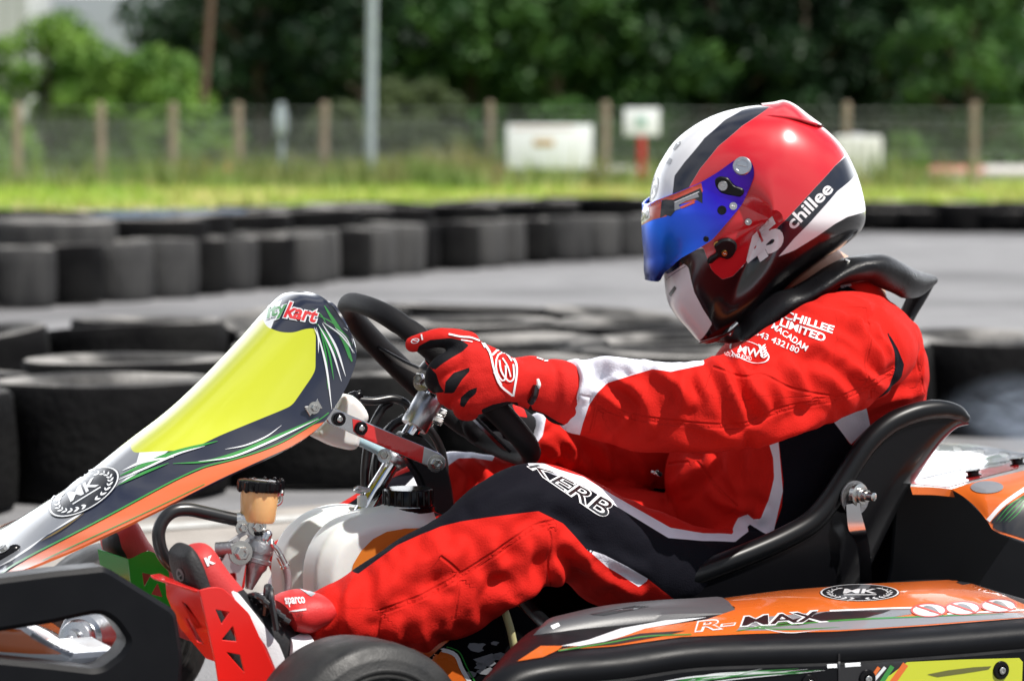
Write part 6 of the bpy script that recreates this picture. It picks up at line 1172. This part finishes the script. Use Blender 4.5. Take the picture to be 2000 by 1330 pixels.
for a_, c_, y0, r_ in [(940, 812, .155, .0125), (938, 826, .135, .013), (940, 842, .115, .013), (944, 856, .095, .012)]:
    pf.append(ball_tube([kk(a_ + 20, c_, y0), kk(a_ - 10, c_ - 6, y0 - .002), kk(a_ - 26, c_ - 22, y0 - .01), kk(a_ - 18, c_ - 38, y0 - .012)], [r_ * 1.15, r_ * 1.05, r_, r_ * .85], 12, 24))
pf.append(ball_tube([kk(985, 812, .1), kk(958, 806, .085), kk(930, 806, .085)], [.018, .015, .012], 12, 20))
gf, _ = glove('glove_far', pf, {'g_red': [[(1000, 790), (1020, 790), (1030, 815), (1010, 812)]]}, .003, (.009, .009, .011), [('g_red', (.6, .014, .012))]); gf.build('glove', DRV)
pf = [ball_tube([kk(806, 768, .12), kk(812, 785, .12)], .010, 10)]

# ---- boots --------------------------------------------------------
def boot(near, y0, spec, sole, name_l):
    r = thing('boot', None, None); r.parent = DRV; (Vb_, fb_), *_ = limb(spec, 60, 36, 2.4); b = MB(); Vb_, fb_ = voxel([(Vb_, fb_)], .0045, 4); Nb = vnormals(Vb_, fb_)
    pb = BVHTree.FromPolygons([tuple(v) for v in Vb_], fb_); at = {}
    for k_, pls in name_l.items():
        d = np.full(len(Vb_), .05)
        for q in pls:
            o = []
            for a, c in q: h_ = pb.ray_cast(O_L, ray_l(a, c)); o.append(tuple(h_[0]) if h_[0] else tuple(K(a, c, y0 - .04)))
            d = np.minimum(d, sd_poly(flat(Vb_), flat(o)))
        at[k_] = d
    b.add(Vb_, fb_, paint_mat('boot_suede', (.5, .03, .03), [('b_black', (.010, .010, .012)), ('b_white', (.75, .75, .78))], .6, 0, .2, 400), True, at); bq_ = b.bvh()
    return r, b, bq_
r, b, bq_ = boot(True, -.26, [((352, 1078), (398, 1058), -.265, .022), ((350, 1092), (412, 1070), -.265, .036), ((362, 1132), (440, 1112), -.265, .043), ((385, 1180), (480, 1158), -.265, .044), ((412, 1230), (520, 1194), -.265, .043), ((440, 1290), (580, 1230), -.265, .042), ((470, 1350), (600, 1290), -.265, .042), ((495, 1390), (590, 1345), -.265, .036), ((510, 1400), (570, 1380), -.265, .02)], None,
    {'b_black': [[(460, 1156), (480, 1150), (540, 1160), (560, 1200), (600, 1240), (600, 1330), (560, 1330), (546, 1280), (500, 1200)], [(490, 1260), (520, 1300), (545, 1340), (520, 1400), (470, 1330)]], 'b_white': [[(448, 1150), (466, 1158), (500, 1200), (545, 1258), (558, 1290), (540, 1310), (520, 1262), (470, 1190)]]})
lay_text(b, bq_, 'K', [(405, 1106), (420, 1100), (414, 1084), (398, 1090)], M['print'], bold=.05, off=.0012, L=6)
b.build('upper', r)
so = MB(); sp = [((346, 1072), (356, 1062), -.265, .018), ((340, 1090), (366, 1064), -.265, .036), ((350, 1134), (384, 1092), -.265, .044), ((374, 1184), (400, 1140), -.265, .045), ((400, 1232), (424, 1192), -.265, .043), ((430, 1292), (455, 1250), -.265, .041), ((462, 1352), (490, 1312), -.265, .041), ((490, 1396), (510, 1370), -.265, .03)]
so.add(*limb(sp, 50, 30, 3)[0], M['rubber']); bq_ = so.bvh(); lay_poly(so, bq_, ring_px(353, 1122, 7, 13, 2.5, -15), M['greypl'], off=.001); lay_poly(so, bq_, stroke([(350, 1112), (356, 1120), (350, 1126), (356, 1134)], 2.4), M['greypl'], off=.001); so.build('sole', r)
b = MB(); (Va, fa), *_ = limb([((540, 1172), (566, 1230), -.27, .044), ((556, 1160), (592, 1234), -.27, .05), ((590, 1152), (622, 1222), -.27, .05), ((622, 1158), (640, 1204), -.268, .046)], 30, 30, 2.4); b.add(Va, fa, mat('boot_strap', (.6, .02, .02), .55, bump=.2, bscale=400)); bq_ = b.bvh()
lay_text(b, bq_, 'sparco', [(560, 1186), (598, 1184), (594, 1166), (556, 1168)], M['print'], bold=.02, off=.0012, L=6); lay_poly(b, bq_, stroke([(566, 1194), (598, 1190)], 3), M['print'], off=.0012); lay_text(b, bq_, 'RUN', [(572, 1206), (592, 1203), (590, 1194), (570, 1197)], mat('maroon_print', (.25, .02, .02), .6), off=.0012, L=6)
lay_poly(b, bq_, [(585, 1150), (600, 1150), (616, 1160), (608, 1166)], M['ink'], off=.001); b.build('ankle_strap', r)
b = MB()
for i in range(6): q = np.array((486 + i * 10, 1164 + i * 9.)); b.add(*tube([K(q[0], q[1], -.29), K(q[0] + 14, q[1] - 2, -.305), K(q[0] + 30, q[1] + 6, -.31)], .0042, 8), M['ink'])
b.add(*tube([K(516, 1200, -.3), K(520, 1160, -.305), K(522, 1146, -.3), K(528, 1150, -.3), K(530, 1170, -.31), K(540, 1230, -.315)], .0045, 8), M['ink']); b.build('lace', r)
b = MB(); b.add(*limb([((560, 1238), (552, 1290), -.285, .03), ((600, 1236), (604, 1296), -.285, .03)], 10, 20)[0], M['print']); b.build('white_cuff', r)
r, b, bq_ = boot(False, .2, [((206, 1040), (236, 1012), .2, .024), ((200, 1060), (262, 1014), .2, .038), ((214, 1100), (290, 1060), .2, .043), ((240, 1160), (340, 1110), .2, .043), ((300, 1220), (420, 1150), .2, .042), ((400, 1260), (500, 1160), .2, .042), ((480, 1260), (560, 1140), .2, .044), ((520, 1180), (575, 1090), .215, .044), ((540, 1130), (585, 1068), .22, .04)], None,
    {'b_black': [[(190, 1030), (214, 1024), (232, 1044), (238, 1070), (250, 1090), (230, 1120), (190, 1080)]], 'b_white': [[(500, 1080), (590, 1060), (590, 1200), (500, 1190)]]})
b.build('upper', r)
# ================================================================== thin exhaust smoke drifting behind the kart
m = bpy.data.materials.new('smoke_air'); m.use_nodes = True; N, L = nt(m); N.remove(N['Principled BSDF']); v = N.new('ShaderNodeVolumePrincipled'); v.inputs['Color'].default_value = (.72, .83, 1, 1); v.inputs['Anisotropy'].default_value = .2
tc = N.new('ShaderNodeTexCoord'); n1 = N.new('ShaderNodeTexNoise'); n1.inputs['Scale'].default_value = 2.2; n1.inputs['Detail'].default_value = 5; n1.inputs['Distortion'].default_value = .6; L.new(tc.outputs['Object'], n1.inputs['Vector'])
ln = N.new('ShaderNodeVectorMath'); ln.operation = 'LENGTH'; L.new(tc.outputs['Object'], ln.inputs[0]); fo = N.new('ShaderNodeMapRange'); fo.interpolation_type = 'SMOOTHSTEP'; fo.inputs['From Min'].default_value = 1; fo.inputs['From Max'].default_value = .2; L.new(ln.outputs['Value'], fo.inputs['Value'])
nr = N.new('ShaderNodeMapRange'); nr.inputs['From Min'].default_value = .38; nr.inputs['From Max'].default_value = .72; L.new(n1.outputs['Fac'], nr.inputs['Value'])
mu = N.new('ShaderNodeMath'); mu.operation = 'MULTIPLY'; L.new(fo.outputs['Result'], mu.inputs[0]); L.new(nr.outputs['Result'], mu.inputs[1]); m2 = N.new('ShaderNodeMath'); m2.operation = 'MULTIPLY'; m2.inputs[1].default_value = 3.0; L.new(mu.outputs[0], m2.inputs[0]); L.new(m2.outputs[0], v.inputs['Density']); L.new(v.outputs[0], N['Material Output'].inputs['Volume'])
b = MB(); b.add(*lathe((0, 0, 0), (0, 0, 1), [(math.sin(t), max(.001, math.cos(t))) for t in np.linspace(-math.pi / 2, math.pi / 2, 18)], 24), m)
o = b.build('smoke'); q = W(2028, 810, .95); o.location = q; o.scale = (.19, .25, .09); tag(o, kind='stuff')
# ================================================================== CAMERA, LIGHT
cd = bpy.data.cameras.new('camera'); cam = bpy.data.objects.new('camera', cd); COL.objects.link(cam); SC.camera = cam
cam.location = O_W; cam.rotation_euler = (math.pi / 2 - PITCH, 0, 0); cd.sensor_width = 36; cd.lens = F / 2000 * 36; cd.clip_start = .05; cd.clip_end = 2000
cd.dof.use_dof = True; cd.dof.focus_distance = 4.02; cd.dof.aperture_fstop = cd.lens / 20.5
SUN = Vector((.46, -.28, .85)).normalized()
sd = bpy.data.lights.new('sun', 'SUN'); so = bpy.data.objects.new('sun', sd); COL.objects.link(so); sd.energy = 5.0; sd.angle = R(.55); sd.color = (1, .955, .89)
so.rotation_euler = SUN.to_track_quat('Z', 'Y').to_euler(); so.location = (4, -6, 12)
w = bpy.data.worlds.new('World'); SC.world = w; w.use_nodes = True; N, L = w.node_tree.nodes, w.node_tree.links; bg = N['Background']
sk = N.new('ShaderNodeTexSky'); sk.sky_type = 'NISHITA'; sk.sun_disc = False; sk.sun_elevation = math.asin(SUN.z); sk.sun_rotation = math.atan2(SUN.x, SUN.y)
sk.air_density = 1.0; sk.dust_density = 1.2; sk.ozone_density = 1.0
# broken cloud: the sky itself is whitened where cloud lies
tc = N.new('ShaderNodeTexCoord'); mp = N.new('ShaderNodeMapping'); mp.inputs['Scale'].default_value = (1.6, 1.6, 3.2); L.new(tc.outputs['Generated'], mp.inputs['Vector'])
tn = N.new('ShaderNodeTexNoise'); tn.inputs['Scale'].default_value = 1.6; tn.inputs['Detail'].default_value = 7; L.new(mp.outputs['Vector'], tn.inputs['Vector'])
mr = N.new('ShaderNodeMapRange'); mr.inputs['From Min'].default_value = .42; mr.inputs['From Max'].default_value = .6; L.new(tn.outputs['Fac'], mr.inputs['Value'])
mx = N.new('ShaderNodeMix'); mx.data_type = 'RGBA'; L.new(mr.outputs['Result'], mx.inputs['Factor']); L.new(sk.outputs['Color'], mx.inputs['A']); mx.inputs['B'].default_value = (9, 9.2, 9.6, 1)
# bright thin cloud low in the sky beyond the wood
sp = N.new('ShaderNodeSeparateXYZ'); L.new(tc.outputs['Generated'], sp.inputs['Vector']); m1 = N.new('ShaderNodeMapRange'); m1.interpolation_type = 'SMOOTHSTEP'; m1.inputs['From Min'].default_value = .25; m1.inputs['From Max'].default_value = .7; L.new(sp.outputs['Y'], m1.inputs['Value'])
m2 = N.new('ShaderNodeMapRange'); m2.interpolation_type = 'SMOOTHSTEP'; m2.inputs['From Min'].default_value = .5; m2.inputs['From Max'].default_value = .2; L.new(sp.outputs['Z'], m2.inputs['Value'])
m3 = N.new('ShaderNodeMath'); m3.operation = 'MULTIPLY'; L.new(m1.outputs['Result'], m3.inputs[0]); L.new(m2.outputs['Result'], m3.inputs[1])
mb_ = N.new('ShaderNodeMix'); mb_.data_type = 'RGBA'; L.new(m3.outputs['Value'], mb_.inputs['Factor']); L.new(mx.outputs['Result'], mb_.inputs['A']); mb_.inputs['B'].default_value = (36, 37, 38.5, 1)
L.new(mb_.outputs['Result'], bg.inputs['Color']); bg.inputs['Strength'].default_value = .072
SC.view_settings.view_transform = 'Standard'; SC.view_settings.look = 'None'; SC.view_settings.exposure = 0.25; SC.view_settings.gamma = 1
SC.render.engine = 'CYCLES'; SC.cycles.use_denoising = True
SC.cycles.max_bounces = 8; SC.cycles.transparent_max_bounces = 16; SC.cycles.volume_bounces = 1
